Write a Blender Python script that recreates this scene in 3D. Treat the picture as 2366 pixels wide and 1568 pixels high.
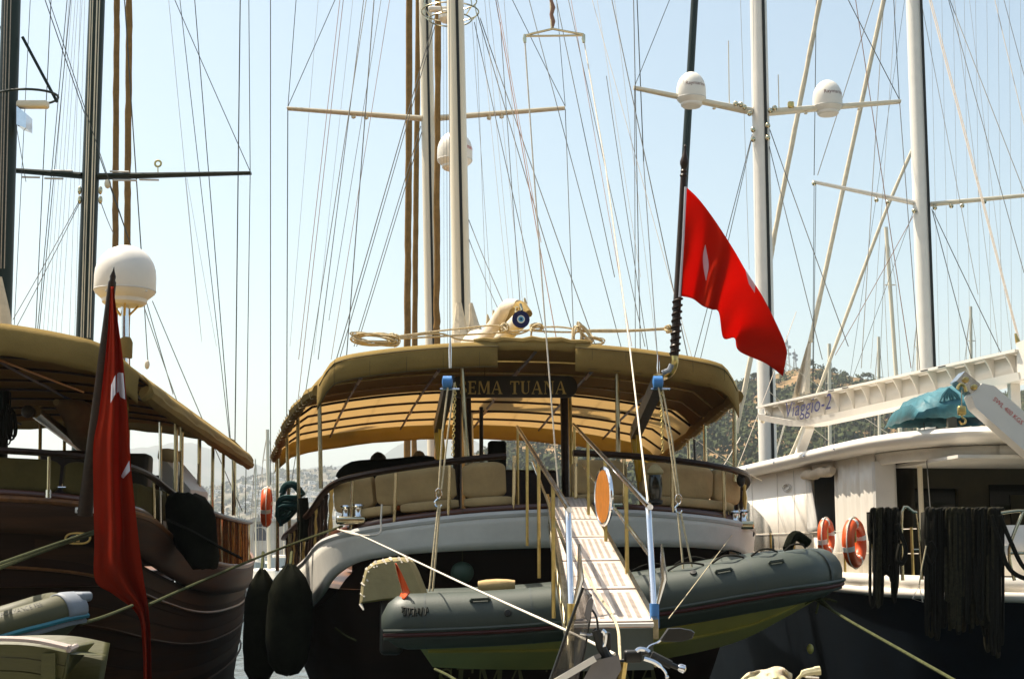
import bpy, bmesh, math, random
from mathutils import Vector as V, Matrix, noise
R_ = math.radians
random.seed(7)
for o in list(bpy.data.objects): bpy.data.objects.remove(o)
sc = bpy.context.scene
COL = sc.collection
# ---------------------------------------------------------------- camera
CAMZ = 2.75                      # eye height above the water (1.6 m above the quay)
PW, PH, FPX = 2366.0, 1568.0, 2366.0*50/36
HORIZON = 1265.0
TH = math.atan((HORIZON-PH/2)/FPX)
cam = bpy.data.cameras.new('camera'); cam.lens = 50; cam.sensor_width = 36
cam.clip_start = .1; cam.clip_end = 30000
co = bpy.data.objects.new('camera', cam); COL.objects.link(co)
co.location = (0, 0, CAMZ); co.rotation_euler = (math.pi/2+TH, 0, 0)
sc.camera = co
# ---------------------------------------------------------------- sky, sun, exposure
SUN_EL, SUN_AZ = 62.0, -62.0     # azimuth measured from +Y towards +X
w = bpy.data.worlds.new('World'); sc.world = w; w.use_nodes = True
nt = w.node_tree; bg = nt.nodes['Background']
sky = nt.nodes.new('ShaderNodeTexSky'); sky.sky_type = 'NISHITA'; sky.sun_disc = False
sky.sun_elevation = R_(SUN_EL); sky.sun_rotation = R_(SUN_AZ)
sky.air_density = 1.0; sky.dust_density = 2.2; sky.ozone_density = 1.0; sky.altitude = 0
tint = nt.nodes.new('ShaderNodeMix'); tint.data_type = 'RGBA'; tint.blend_type = 'MULTIPLY'; tint.inputs[0].default_value = 1
tint.inputs[7].default_value = (1.03, 1.0, .83, 1)     # warm film stock: the whole sky a little less blue
nt.links.new(sky.outputs[0], tint.inputs[6]); nt.links.new(tint.outputs[2], bg.inputs[0]); bg.inputs[1].default_value = 0.13
sl = bpy.data.lights.new('sun', 'SUN'); sl.energy = 5.0; sl.angle = R_(.53); sl.color = (1, .9, .75)
so = bpy.data.objects.new('sun', sl); COL.objects.link(so)
sd = V((math.sin(R_(SUN_AZ))*math.cos(R_(SUN_EL)), math.cos(R_(SUN_AZ))*math.cos(R_(SUN_EL)), math.sin(R_(SUN_EL))))
so.rotation_euler = sd.to_track_quat('Z', 'Y').to_euler(); so.location = (-20, 10, 60)
vs = sc.view_settings; vs.view_transform = 'Standard'; vs.look = 'None'; vs.gamma = 1; vs.exposure = 0.82
vs.use_curve_mapping = False
sc.render.engine = 'CYCLES'
cy = sc.cycles; cy.use_denoising = True; cy.max_bounces = 6; cy.diffuse_bounces = 3; cy.glossy_bounces = 3
cy.transmission_bounces = 6; cy.volume_bounces = 0; cy.transparent_max_bounces = 8; cy.caustics_reflective = False
cy.caustics_refractive = False; cy.sample_clamp_indirect = 6
# ---------------------------------------------------------------- pixel -> place
_c, _s = math.cos(TH), math.sin(TH)
def P(x, y, Y):
    """point at depth Y (metres north of the camera) seen at photo position x,y (2366 px wide)"""
    a, b = (x-PW/2)/FPX, -(y-PH/2)/FPX
    d = V((a, _c-b*_s, _s+b*_c)); k = Y/d.y
    return V((d.x*k, Y, CAMZ+d.z*k))
def PP(pts, Y): return [P(x, y, Y) for x, y in pts]
def lerp(a, b, t): return a+(b-a)*t
def itp(tab, x):
    if x <= tab[0][0]: return tab[0][1]
    for (a, b), (c, d) in zip(tab, tab[1:]):
        if x <= c: return b+(d-b)*(x-a)/(c-a)
    return tab[-1][1]
def smooth_path(pts, n=6):
    pts = [V(p) for p in pts]; out = []
    for i in range(len(pts)-1):
        p0, p1, p2, p3 = pts[max(i-1, 0)], pts[i], pts[i+1], pts[min(i+2, len(pts)-1)]
        for k in range(n):
            t = k/n
            out.append(.5*((2*p1)+(p2-p0)*t+(2*p0-5*p1+4*p2-p3)*t*t+(3*p1-p0-3*p2+p3)*t**3))
    out.append(pts[-1]); return out
def sag(p, q, s, n=14):
    return [p.lerp(q, k/n)-V((0, 0, s*4*(k/n)*(1-k/n))) for k in range(n+1)]
# ---------------------------------------------------------------- materials
MATS = {}
def mat(name, col, rough=.5, metal=0, var=.12, scale=6, bump=0, bscale=40, spec=.5, coat=0, col2=None, stretch=(1, 1, 1), trans=0, alpha=1, tcol=None):
    """procedural Principled: noise between two tones of the base colour, optional fine relief and cloth translucency"""
    m = bpy.data.materials.new(name); m.use_nodes = True; n = m.node_tree.nodes; L = m.node_tree.links
    b = n['Principled BSDF']; out = n['Material Output']
    tc = n.new('ShaderNodeTexCoord'); mp = n.new('ShaderNodeMapping'); mp.inputs['Scale'].default_value = stretch
    L.new(tc.outputs['Object'], mp.inputs[0])
    nz = n.new('ShaderNodeTexNoise'); nz.inputs['Scale'].default_value = scale; nz.inputs['Detail'].default_value = 6; nz.inputs['Roughness'].default_value = .65
    L.new(mp.outputs[0], nz.inputs['Vector'])
    rp = n.new('ShaderNodeValToRGB'); e = rp.color_ramp.elements
    c1 = [max(0, c*(1-var)) for c in col]; c2 = list(col2) if col2 else [min(1, c*(1+var)) for c in col]
    e[0].position = .3; e[1].position = .7; e[0].color = (*c1, 1); e[1].color = (*c2, 1)
    L.new(nz.outputs['Fac'], rp.inputs[0]); L.new(rp.outputs[0], b.inputs['Base Color'])
    rr = n.new('ShaderNodeMapRange'); rr.inputs['To Min'].default_value = max(.02, rough-.08); rr.inputs['To Max'].default_value = min(1, rough+.1)
    L.new(nz.outputs['Fac'], rr.inputs['Value']); L.new(rr.outputs[0], b.inputs['Roughness'])
    b.inputs['Metallic'].default_value = metal; b.inputs['Specular IOR Level'].default_value = spec
    b.inputs['Coat Weight'].default_value = coat; b.inputs['Coat Roughness'].default_value = .12
    if bump:
        n2 = n.new('ShaderNodeTexNoise'); n2.inputs['Scale'].default_value = bscale; n2.inputs['Detail'].default_value = 4
        L.new(mp.outputs[0], n2.inputs['Vector'])
        bp = n.new('ShaderNodeBump'); bp.inputs['Strength'].default_value = bump; bp.inputs['Distance'].default_value = .02
        L.new(n2.outputs['Fac'], bp.inputs['Height']); L.new(bp.outputs[0], b.inputs['Normal'])
    last = b.outputs[0]
    if trans:
        tr = n.new('ShaderNodeBsdfTranslucent'); mx = n.new('ShaderNodeMixShader'); mx.inputs[0].default_value = trans
        if tcol: tr.inputs[0].default_value = (*tcol, 1)
        else: L.new(rp.outputs[0], tr.inputs[0])
        L.new(last, mx.inputs[1]); L.new(tr.outputs[0], mx.inputs[2]); last = mx.outputs[0]
    if alpha < 1:
        tp = n.new('ShaderNodeBsdfTransparent'); mx = n.new('ShaderNodeMixShader'); mx.inputs[0].default_value = alpha
        L.new(tp.outputs[0], mx.inputs[1]); L.new(last, mx.inputs[2]); last = mx.outputs[0]
    if last is not b.outputs[0]: L.new(last, out.inputs[0])
    MATS[name] = m; return m
mat('steel', (.6, .53, .36), .2, 1, .1, 8)
mat('chrome', (.8, .82, .86), .12, 1, .06, 8)
mat('brass', (.62, .47, .18), .3, 1, .2, 12)
mat('white_paint', (.8, .75, .67), .35, 0, .04, 3, .02, 30)
mat('old_white', (.78, .74, .66), .42, 0, .1, 2.5, .04, 20)
mat('tread_paint', (.6, .5, .42), .55, 0, .18, 5, .08, 25)
mat('grey_white', (.62, .6, .56), .45, 0, .08, 2, .03, 20)
mat('cream_alloy', (.74, .66, .5), .4, 0, .08, 4)
mat('mast_white', (.8, .71, .54), .35, 0, .05, 3, stretch=(1, 1, .15))
mat('green_mast', (.007, .018, .013), .4, 0, .25, 3, stretch=(1, 1, .1), spec=.3)
mat('black_slot', (.008, .009, .006), .6)
mat('varnish_dark', (.028, .012, .004), .4, 0, .5, 3, .03, 60, stretch=(6, .4, 6), spec=.3)
mat('varnish_red', (.085, .025, .012), .3, 0, .4, 3, stretch=(.5, .5, 6), coat=.4)
mat('varnish_gold', (.17, .065, .016), .4, 0, .5, 2.5, .03, 40, stretch=(3, .3, 5), spec=.35)
mat('hull_brown', (.012, .006, .003), .55, 0, .4, 2, .05, 12, stretch=(.4, .4, 3), spec=.15)
mat('hull_wood', (.03, .011, .004), .65, 0, .5, 2, .04, 20, stretch=(.3, .3, 5), spec=.2)
mat('canvas', (.28, .19, .06), .85, 0, .16, 2.2, .25, 60, spec=.15, trans=.1)
mat('canvas_sheet', (.4, .27, .13), .85, 0, .18, 1.6, .25, 14, spec=.15, trans=.5, tcol=(.9, .72, .44))
mat('canvas_cover', (.27, .18, .055), .85, 0, .18, 1.8, .3, 12, spec=.1, trans=.08, tcol=(.4, .25, .07))
mat('cushion', (.52, .37, .18), .9, 0, .16, 3, .3, 18, spec=.15)
mat('cushion_olive', (.11, .085, .025), .9, 0, .2, 3, .3, 18, spec=.15)
mat('sail_cover', (.26, .15, .05), .85, 0, .22, 5, .35, 14, spec=.1)
mat('sail_white', (.76, .66, .52), .8, 0, .12, 4, .3, 16, spec=.1, trans=.15)
mat('furled_sail', (.66, .58, .44), .8, 0, .14, 5, .3, 16, spec=.1)
mat('black_cover', (.007, .008, .004), .9, 0, .5, 4, .6, 10, spec=.05)
mat('black_rubber', (.012, .012, .01), .6, 0, .3, 5, .2, 20)
mat('rope_pale', (.6, .5, .32), .85, 0, .25, 30, .4, 120, spec=.1)
mat('rope_white', (.78, .7, .58), .8, 0, .15, 30, .3, 120, spec=.1)
mat('rope_black', (.009, .008, .004), .8, 0, .5, 25, .4, 90, spec=.2)
mat('rope_green', (.07, .075, .03), .85, 0, .4, 25, .4, 90, spec=.15)
mat('rope_teal', (.012, .05, .05), .8, 0, .4, 25, .4, 90, spec=.15)
mat('wire', (.1, .095, .08), .45, .7, .2, 20)
mat('wire_pale', (.38, .32, .25), .5, .3, .2, 20)
mat('wire_rust', (.3, .15, .09), .6, .1, .2, 20)
mat('orange', (.75, .1, .015), .45, 0, .12, 5)
mat('orange_glow', (.5, .17, .02), .35, 0, .45, 10, .2, 30, stretch=(8, 8, 1))
mat('flag_red', (.36, .016, .003), .85, 0, .2, 4, .2, 120, spec=.03, trans=.5, tcol=(.92, .035, .004))
mat('flag_white', (.75, .72, .76), .8, 0, .05, 5, trans=.3)
mat('flag_fold', (.27, .018, .004), .8, 0, .15, 3, .1, 60, spec=.05, trans=.28, tcol=(.75, .04, .006))
mat('hypalon', (.05, .063, .05), .5, 0, .12, 4, .05, 60)
mat('hypalon_dark', (.05, .065, .06), .55, 0, .15, 4, .05, 60)
mat('rib_red', (.07, .012, .008), .5)
mat('hull_wood_warm', (.05, .019, .006), .6, 0, .5, 2, .04, 20, stretch=(.3, .3, 5), spec=.2)
mat('canvas_gold', (.34, .24, .06), .85, 0, .15, 2, .25, 20, spec=.1, trans=.3, tcol=(.6, .4, .09))
mat('rope_highlight', (.03, .026, .013), .8, 0, .5, 25, .4, 90, spec=.15)  # lighter strands painting rim highlights on the black rope
mat('gel_cream', (.42, .38, .09), .35, 0, .12, 2, .03, 12)
mat('cover_cream', (.38, .31, .16), .85, 0, .12, 4, .4, 14, spec=.15)
mat('dinghy_olive', (.07, .066, .024), .6, 0, .15, 4, .05, 50)
mat('dinghy_pad', (.22, .24, .27), .6, 0, .1, 5)
mat('skiff_paint', (.065, .062, .012), .55, 0, .22, 3, .15, 20, stretch=(.6, .6, 3))
mat('skiff_rail', (.42, .34, .3), .8, 0, .35, 6, .3, 30, stretch=(.5, 4, 4))
mat('navy_hull', (.004, .007, .011), .6, 0, .4, 2, spec=.08)
mat('glass_dark', (.008, .009, .006), .08, 0, .3, 3, spec=.6)
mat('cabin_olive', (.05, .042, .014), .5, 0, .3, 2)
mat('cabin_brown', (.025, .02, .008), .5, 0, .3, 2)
mat('tarp_teal', (.02, .12, .15), .5, 0, .3, 5, .3, 20, spec=.4, col2=(.05, .19, .23))
mat('tarp_plain', (.03, .17, .22), .45, 0, .2, 3, .2, 20)
mat('gold_leaf', (.55, .4, .12), .5, .2, .2, 10)
mat('gold_shaded', (.1, .09, .025), .6, 0, .2, 10)
mat('board_dark', (.014, .011, .005), .3, 0, .3, 3, coat=.3)
mat('navy_text', (.03, .03, .12), .5)
mat('brown_text', (.14, .04, .03), .5)
mat('red_text', (.6, .06, .04), .5)
mat('grey_text', (.5, .48, .45), .5)
mat('seam_dark', (.1, .075, .025), .9)
mat('black_text', (.02, .022, .014), .6)
mat('pulley_blue', (.05, .2, .5), .4, 0, .1, 5)
mat('yellow_arm', (.62, .36, .02), .4, 0, .15, 5)
mat('eye_navy', (.01, .015, .08), .15, coat=.5)
mat('eye_white', (.7, .78, .8), .2)
mat('eye_blue', (.06, .3, .55), .2)
mat('black_plastic', (.01, .01, .008), .4)
mat('fairing_grey', (.16, .15, .15), .3, 0, .2, 4, coat=.3)
mat('screen_smoke', (.12, .1, .09), .15, 0, .3, 6, alpha=.55)
mat('hair', (.008, .007, .004), .6, 0, .5, 30, .6, 60)
mat('skin', (.35, .19, .12), .5)
mat('shirt', (.03, .03, .035), .8)
mat('concrete', (.28, .26, .22), .85, 0, .25, 1.5, .4, 8)
mat('stone_pale', (.46, .43, .38), .85, 0, .2, .3)
mat('house_white', (.72, .7, .66), .8, 0, .1, .1)
mat('house_dark', (.06, .06, .07), .5)
mat('roof_tile', (.34, .15, .09), .8)
mat('far_metal', (.45, .47, .48), .5, 0, .1, 1)
mat('tyre', (.012, .012, .01), .8, 0, .3, 8, .3, 30)
mat('sheet_pale', (.6, .48, .42), .6, 0, .3, 5, .4, 20, col2=(.66, .6, .3))
mat('fender_green', (.03, .06, .035), .6, 0, .3, 4)
mat('scrub', (.035, .058, .018), .8, 0, .5, .12, spec=.1, col2=(.075, .085, .03))
mat('bark', (.1, .07, .04), .9)
# ---------------------------------------------------------------- mesh builder
ORG = {}
class M:
    def __init__(s): s.v = []; s.f = []
    def add(s, vs, fs):
        k = len(s.v); s.v += [V(p) for p in vs]; s.f += [tuple(i+k for i in f) for f in fs]; return s
    def tube(s, pts, r, n=6, closed=False, flat=1.0):
        pts = [V(p) for p in pts]; m = len(pts); rs = r if isinstance(r, (list, tuple)) else [r]*m
        ring = []; up = None
        for i, p in enumerate(pts):
            a = pts[(i+1) % m] if (closed or i < m-1) else p; b = pts[i-1] if (closed or i > 0) else p
            t = (a-b); t = t.normalized() if t.length > 1e-9 else V((0, 0, 1))
            if up is None:
                up = V((0, 0, 1)) if abs(t.z) < .9 else V((0, 1, 0))
            side = t.cross(up)
            if side.length < 1e-6: side = t.cross(V((1, 0, 0)))
            side.normalize(); up = side.cross(t).normalized()
            ring.append([p+(side*math.cos(6.28318*k/n)+up*math.sin(6.28318*k/n)*flat)*rs[i] for k in range(n)])
        return s.loft(ring, closed)
    def loft(s, rings, closed=False, caps=True, wrap=True):
        n = len(rings[0]); k0 = len(s.v)
        for rg in rings: s.v += [V(p) for p in rg]
        m = len(rings)
        for i in range(m if closed else m-1):
            j = (i+1) % m
            for k in range(n if wrap else n-1):
                l = (k+1) % n
                s.f.append((k0+i*n+k, k0+i*n+l, k0+j*n+l, k0+j*n+k))
        if caps and not closed and wrap:
            s.f.append(tuple(k0+k for k in range(n))[::-1]); s.f.append(tuple(k0+(m-1)*n+k for k in range(n)))
        return s
    def grid(s, fn, nu, nv):
        return s.loft([[fn(i/nu, j/nv) for j in range(nv+1)] for i in range(nu+1)], wrap=False)
    def bar(s, p, q, w, h, up=(0, 0, 1)):
        p, q = V(p), V(q); t = (q-p).normalized(); u = V(up); sd = t.cross(u)
        if sd.length < 1e-5: sd = t.cross(V((0, 1, 0)))
        sd.normalize(); u = sd.cross(t).normalized()
        o = [(-1, -1), (1, -1), (1, 1), (-1, 1)]
        return s.loft([[c+sd*a*w/2+u*b*h/2 for a, b in o] for c in (p, q)])
    def box(s, c, sx, sy, sz, ax=None):
        c = V(c); X, Y, Z = ax or (V((1, 0, 0)), V((0, 1, 0)), V((0, 0, 1)))
        vs = [c+X*sx/2*a+Y*sy/2*b+Z*sz/2*d for d in (-1, 1) for a, b in ((-1, -1), (1, -1), (1, 1), (-1, 1))]
        return s.add(vs, [(3, 2, 1, 0), (4, 5, 6, 7), (0, 1, 5, 4), (1, 2, 6, 5), (2, 3, 7, 6), (3, 0, 4, 7)])
    def rbox(s, c, sx, sy, sz, r, ax=None, n=3, puff=0):
        """rounded box: superellipsoid style loft"""
        c = V(c); X, Y, Z = ax or (V((1, 0, 0)), V((0, 1, 0)), V((0, 0, 1)))
        prof = []
        for k in range(n+1):
            a = math.pi/2*k/n; prof.append((-(sz/2-r)-r*math.cos(a), r*(1-math.sin(a))))
        for k in range(n+1):
            a = math.pi/2*k/n; prof.append(((sz/2-r)+r*math.sin(a), r*(1-math.cos(a))))
        rings = []
        for h, ins in prof:
            rg = []
            for qx, qy, a0 in ((1, 1, 0), (-1, 1, 90), (-1, -1, 180), (1, -1, 270)):
                for k in range(n+1):
                    a = R_(a0+90*k/n); rr = max(r-ins, .0005)
                    rg.append(c+X*(qx*(sx/2-r)+rr*math.cos(a))+Y*(qy*(sy/2-r)+rr*math.sin(a))+Z*h)
            rings.append(rg)
        return s.loft(rings)
    def lathe(s, o, axis, prof, n=16):
        o = V(o); t = V(axis).normalized(); a = t.orthogonal().normalized(); b = t.cross(a)
        return s.loft([[o+t*h+(a*math.cos(6.28318*k/n)+b*math.sin(6.28318*k/n))*max(r, 1e-4) for k in range(n)] for r, h in prof])
    def prism(s, poly, off):
        off = V(off); n = len(poly); a = [V(p) for p in poly]
        return s.add(a+[p+off for p in a], [tuple(range(n))[::-1], tuple(range(n, 2*n))]+[(i, (i+1) % n, n+(i+1) % n, n+i) for i in range(n)])
    def ball(s, c, r, nu=12, nv=8, nz=0, seed=0):
        c = V(c); r = r if hasattr(r, '__len__') else (r, r, r); rings = []
        for j in range(nv+1):
            ph = math.pi*(j/nv-.5); rg = []
            for i in range(nu):
                a = 6.28318*i/nu; d = V((math.cos(a)*math.cos(ph), math.sin(a)*math.cos(ph), math.sin(ph)))
                k = 1+nz*noise.noise(d*1.7+V((seed, seed*.7, 0))) if nz else 1
                rg.append(c+V((d.x*r[0], d.y*r[1], d.z*r[2]))*k)
            rings.append(rg)
        return s.loft(rings)
    def obj(s, name, m, parent=None, smooth=40, thick=0, origin=None):
        me = bpy.data.meshes.new(name)
        og = ORG.get(parent.name, V((0, 0, 0))) if parent else V(origin or (0, 0, 0))
        me.from_pydata([p-og for p in s.v], [], s.f); me.materials.append(MATS[m])
        if smooth:
            me.shade_smooth()
            try: me.set_sharp_from_angle(angle=R_(smooth))
            except Exception: pass
        me.update()
        o = bpy.data.objects.new(name, me); COL.objects.link(o)
        if parent: o.parent = parent
        else: o.location = og
        ORG[o.name] = og
        if thick:
            sm = o.modifiers.new('thickness', 'SOLIDIFY'); sm.thickness = thick; sm.offset = 0
        bm = bmesh.new(); bm.from_mesh(me); bmesh.ops.recalc_face_normals(bm, faces=bm.faces); bm.to_mesh(me); bm.free()
        return o
def tag(o, label, cat, group=None, kind=None):
    if label: o['label'] = label
    if cat: o['category'] = cat
    if group: o['group'] = group
    if kind: o['kind'] = kind
    return o
def thing(name, loc, label, cat, group=None):
    o = bpy.data.objects.new(name, None); COL.objects.link(o); o.location = loc; o.empty_display_size = .1
    ORG[o.name] = V(loc); return tag(o, label, cat, group)
def struct(o): o['kind'] = 'structure'; return o
def text2d(body, size=1.0, shear=0, space=1):
    cu = bpy.data.curves.new('t', 'FONT'); cu.body = body; cu.size = size; cu.shear = shear; cu.space_character = space
    cu.resolution_u = 3; cu.align_x = 'CENTER'
    ob = bpy.data.objects.new('t', cu); COL.objects.link(ob)
    me = bpy.data.meshes.new_from_object(ob)
    vs = [(p.co.x, p.co.y) for p in me.vertices]; fs = [tuple(f.vertices) for f in me.polygons]
    bpy.data.objects.remove(ob); bpy.data.curves.remove(cu); bpy.data.meshes.remove(me)
    return vs, fs
def text_obj(body, size, fn, m, parent, shear=0, space=1, name='lettering'):
    vs, fs = text2d(body, size, shear, space)
    return M().add([fn(x, y) for x, y in vs], fs).obj(name, m, parent, smooth=0)
def copytree(o, parent=None):
    c = o.copy(); COL.objects.link(c); c.parent = parent; ORG[c.name] = ORG.get(o.name, V())
    for ch in [q for q in bpy.data.objects if q.parent == o]: copytree(ch, c)
    return c
# ================================================================ SETTING
# water
m = bpy.data.materials.new('water'); m.use_nodes = True; n = m.node_tree.nodes; L = m.node_tree.links
b = n['Principled BSDF']; b.inputs['Base Color'].default_value = (.006, .02, .022, 1); b.inputs['Roughness'].default_value = .06
b.inputs['IOR'].default_value = 1.33
tc = n.new('ShaderNodeTexCoord'); mp = n.new('ShaderNodeMapping'); mp.inputs['Scale'].default_value = (1.6, .7, 1); L.new(tc.outputs['Object'], mp.inputs[0])
nz = n.new('ShaderNodeTexNoise'); nz.inputs['Scale'].default_value = 1.3; nz.inputs['Detail'].default_value = 5; L.new(mp.outputs[0], nz.inputs['Vector'])
bp = n.new('ShaderNodeBump'); bp.inputs['Strength'].default_value = .6; bp.inputs['Distance'].default_value = .12; L.new(nz.outputs['Fac'], bp.inputs['Height']); L.new(bp.outputs[0], b.inputs['Normal'])
MATS['water'] = m
struct(M().add([(-9000, 8.0, 0), (9000, 8.0, 0), (9000, 9000, 0), (-9000, 9000, 0)], [(0, 1, 2, 3)]).obj('water', 'water', smooth=0))
q = M(); q.box((0, -1.2, .35), 60, 19.2, 1.6); q_o = struct(q.obj('quay', 'concrete', smooth=0))
# hill ground
def hill_mat(name, c1, c2, c3, sc_):
    m = bpy.data.materials.new(name); m.use_nodes = True; n = m.node_tree.nodes; L = m.node_tree.links; b = n['Principled BSDF']
    tc = n.new('ShaderNodeTexCoord'); nz = n.new('ShaderNodeTexNoise'); nz.inputs['Scale'].default_value = sc_; nz.inputs['Detail'].default_value = 8; nz.inputs['Roughness'].default_value = .7
    L.new(tc.outputs['Object'], nz.inputs['Vector'])
    rp = n.new('ShaderNodeValToRGB'); e = rp.color_ramp.elements; e[0].position = .36; e[1].position = .66
    e[0].color = (*c1, 1); e[1].color = (*c3, 1); k = e.new(.5); k.color = (*c2, 1)
    L.new(nz.outputs['Fac'], rp.inputs[0]); L.new(rp.outputs[0], b.inputs['Base Color']); b.inputs['Roughness'].default_value = .95; b.inputs['Specular IOR Level'].default_value = .1
    MATS[name] = m
hill_mat('hill_earth', (.09, .075, .03), (.23, .15, .07), (.34, .22, .12), .09)
hill_mat('town_ground', (.06, .07, .035), (.14, .12, .08), (.3, .27, .22), .02)
hill_mat('far_ground', (.06, .075, .045), (.1, .1, .06), (.15, .13, .09), .004)
RIDGE = [(600, 1262), (820, 1240), (900, 1160), (960, 1095), (1040, 1066), (1120, 1042), (1200, 1014), (1300, 985), (1420, 955), (1560, 915), (1660, 888), (1730, 876), (1800, 860), (1850, 848), (1900, 850), (1960, 864), (2050, 884), (2130, 905), (2220, 922), (2290, 922), (2366, 908), (2480, 900), (2700, 930), (3000, 1000), (3300, 1100)]
Y0, Y1 = 330.0, 640.0
def hill_z(x, Y):
    H = P(x, itp(RIDGE, x), Y1).z; t = (Y-Y0)/(Y1-Y0)
    if t <= 1: k = max(t, 0)**.85
    else: k = max(0, 1-((t-1)*1.1)**1.5)
    X = (x-PW/2)/FPX*Y
    z = H*k+(2.2*noise.noise(V((X*.02, Y*.02, 0)))+1.0*noise.noise(V((X*.07, Y*.07, 3))))*min(1, 3*max(t, 0))*(1 if t < 1 else .5)
    st = 3.4; zz = z+2.0*noise.noise(V((X*.012, Y*.012, 9))); fr = zz/st-math.floor(zz/st)
    if t < .96: z += st*(.5*(fr-max(0, min(1, (fr-.35)/.3))))*-1*min(1, t*4)
    return z if t > 0 else -2
def hill_pt(x, Y): return V(((x-PW/2)/FPX*Y, Y, hill_z(x, Y)))
g = M(); g.grid(lambda a, c: hill_pt(600+2700*a, Y0-6+(c**.9)*470), 210, 150)
struct(g.obj('hillside', 'hill_earth', smooth=30))
# scrub: thousands of bushes, nobody could count them
rnd = random.Random(3); sv = []; sf = []
def leaf_cloud(c, r, n, s, rr):
    for _ in range(n):
        while 1:
            d = V((rr.uniform(-1, 1), rr.uniform(-1, 1), rr.uniform(-.5, 1)))
            if .25 < d.length < 1: break
        p = c+V((d.x*r[0], d.y*r[1], d.z*r[2])); a = V((rr.gauss(0, 1), rr.gauss(0, 1), rr.gauss(0, 1))).normalized(); b_ = a.orthogonal().normalized(); s2 = s*rr.uniform(.6, 1.4)
        k = len(sv); sv.extend([p+a*s2, p+b_*s2*.8, p-a*s2, p-b_*s2*.8]); sf.append((k, k+1, k+2, k+3))
cnt = 0
while cnt < 3900:
    x = rnd.uniform(960, 2420); t = rnd.random(); Y = Y0+10+t*(Y1-Y0+15)
    den = noise.noise(V((x*.008, Y*.012, 1)))
    if den < (-.5+t*.5) and rnd.random() < .8: continue
    c = hill_pt(x, Y); r = rnd.uniform(.8, 2.9)*(1.25-.5*t)
    leaf_cloud(c+V((0, 0, r*.45)), (r*1.15, r, r*.85), 24, r*.34, rnd); cnt += 1
g = M(); g.v = sv; g.f = sf; so_ = g.obj('hillside_scrub', 'scrub', smooth=0); tag(so_, 'low dark green scrub covering the terraced brown hillside', 'scrub', kind='stuff')
# single trees that stand out along the ridge
for i, (x, lab) in enumerate(((1872, 'small round tree standing on the hilltop beside the lattice towers'), (2010, 'broad dark tree on the ridge beside the hanging white sail'), (2090, 'bushy ridge tree behind the white gangway beam'), (1752, 'low spreading ridge tree behind the white mast with two domes'))):
    c = hill_pt(x, Y1-6); t = thing('ridge_tree', c, lab, 'tree', 'trees along the ridge')
    M().tube([c-V((0, 0, .5)), c+V((.1, 0, 1.6)), c+V((.3, 0, 3))], [.35, .25, .12], 6).obj('trunk', 'bark', t)
    sv = []; sf = []; rr = random.Random(i)
    for k in range(5): leaf_cloud(c+V((rr.uniform(-1.6, 1.6), rr.uniform(-1.5, 1.5), 2.4+rr.uniform(-.4, 1.6))), (1.5, 1.4, 1.1), 60, .36, rr)
    g = M(); g.v = sv; g.f = sf; g.obj('crown', 'scrub', t, smooth=0)
# lattice towers
for x, yt, w_, lab in ((1825, 774, 2.2, 'tall lattice radio tower on the hilltop'), (1842, 806, 1.4, 'shorter slim radio mast on the hilltop beside the tall tower')):
    c = hill_pt(x, Y1); top = P(x, yt, Y1); t = thing('radio_tower', c-V((0, 0, 1)), lab, 'tower')
    h = top.z-c.z; g = M(); cr = [(-1, -1), (1, -1), (1, 1), (-1, 1)]
    for a, b_ in cr: g.tube([c+V((a*w_/2, b_*w_/2, -1)), c+V((a*.2, b_*.2, h*.86))], .13, 4)
    g.tube([c+V((0, 0, h*.8)), c+V((0, 0, h))], .14, 4); g.obj('frame', 'far_metal', t)
    g = M()
    for k in range(8):
        f0, f1 = k/8*.86, (k+1)/8*.86; s0 = lerp(w_/2, .2, k/8); s1 = lerp(w_/2, .2, (k+1)/8)
        for i in range(4):
            a, b_ = cr[i], cr[(i+1) % 4]
            g.tube([c+V((a[0]*s0, a[1]*s0, h*f0)), c+V((b_[0]*s1, b_[1]*s1, h*f1))], .08, 3)
    g.obj('bracing', 'far_metal', t)
    g = M()
    for k in range(4): g.lathe(c+V((w_*.4*(-1)**k, -w_*.4, h*(.45+.1*k))), (0, -1, .1), [(.05, 0), (.7, .1), (.75, .35), (.05, .3)], 8)
    g.obj('dish', 'far_metal', t)
# town hill and far ridge
def ridge(name, prof, Ya, Yb, m_, amp, x0, x1, nx):
    def f(a, c):
        x = lerp(x0, x1, a); H = P(x, itp(prof, x), Yb).z; t = c*1.35
        k = t**.8 if t <= 1 else max(0, 1-((t-1)*1.6)**1.4); Y = Ya+(Yb-Ya)*t; X = (x-PW/2)/FPX*Y
        return V((X, Y, max(H, 1)*k+amp*noise.noise(V((X*.0045, Y*.0045, 2)))*min(1, 2*t)+amp*.35*noise.noise(V((X*.02, Y*.02, 5)))*min(1, t)-(3 if t == 0 else 0)))
    struct(M().grid(f, nx, 40).obj(name, m_, smooth=60)); return f
TOWN = [(-300, 1225), (100, 1190), (300, 1165), (430, 1142), (500, 1128), (560, 1108), (620, 1094), (680, 1086), (760, 1082), (850, 1092), (950, 1112), (1100, 1150), (1400, 1230)]
tf = ridge('town_hill', TOWN, 1500, 2300, 'town_ground', 9, -300, 1400, 150)
FAR = [(-400, 1075), (0, 1092), (150, 1075), (260, 1048), (340, 1028), (400, 1016), (440, 1020), (500, 1045), (560, 1066), (620, 1084), (700, 1088), (770, 1080), (840, 1064), (880, 1052), (915, 1030), (955, 1010), (1030, 1000), (1080, 1008), (1140, 1028), (1220, 1046), (1350, 1075), (1600, 1120), (2400, 1180), (2900, 1200)]
ridge('far_mountain', FAR, 3600, 5200, 'far_ground', 26, -400, 2900, 200)
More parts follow.
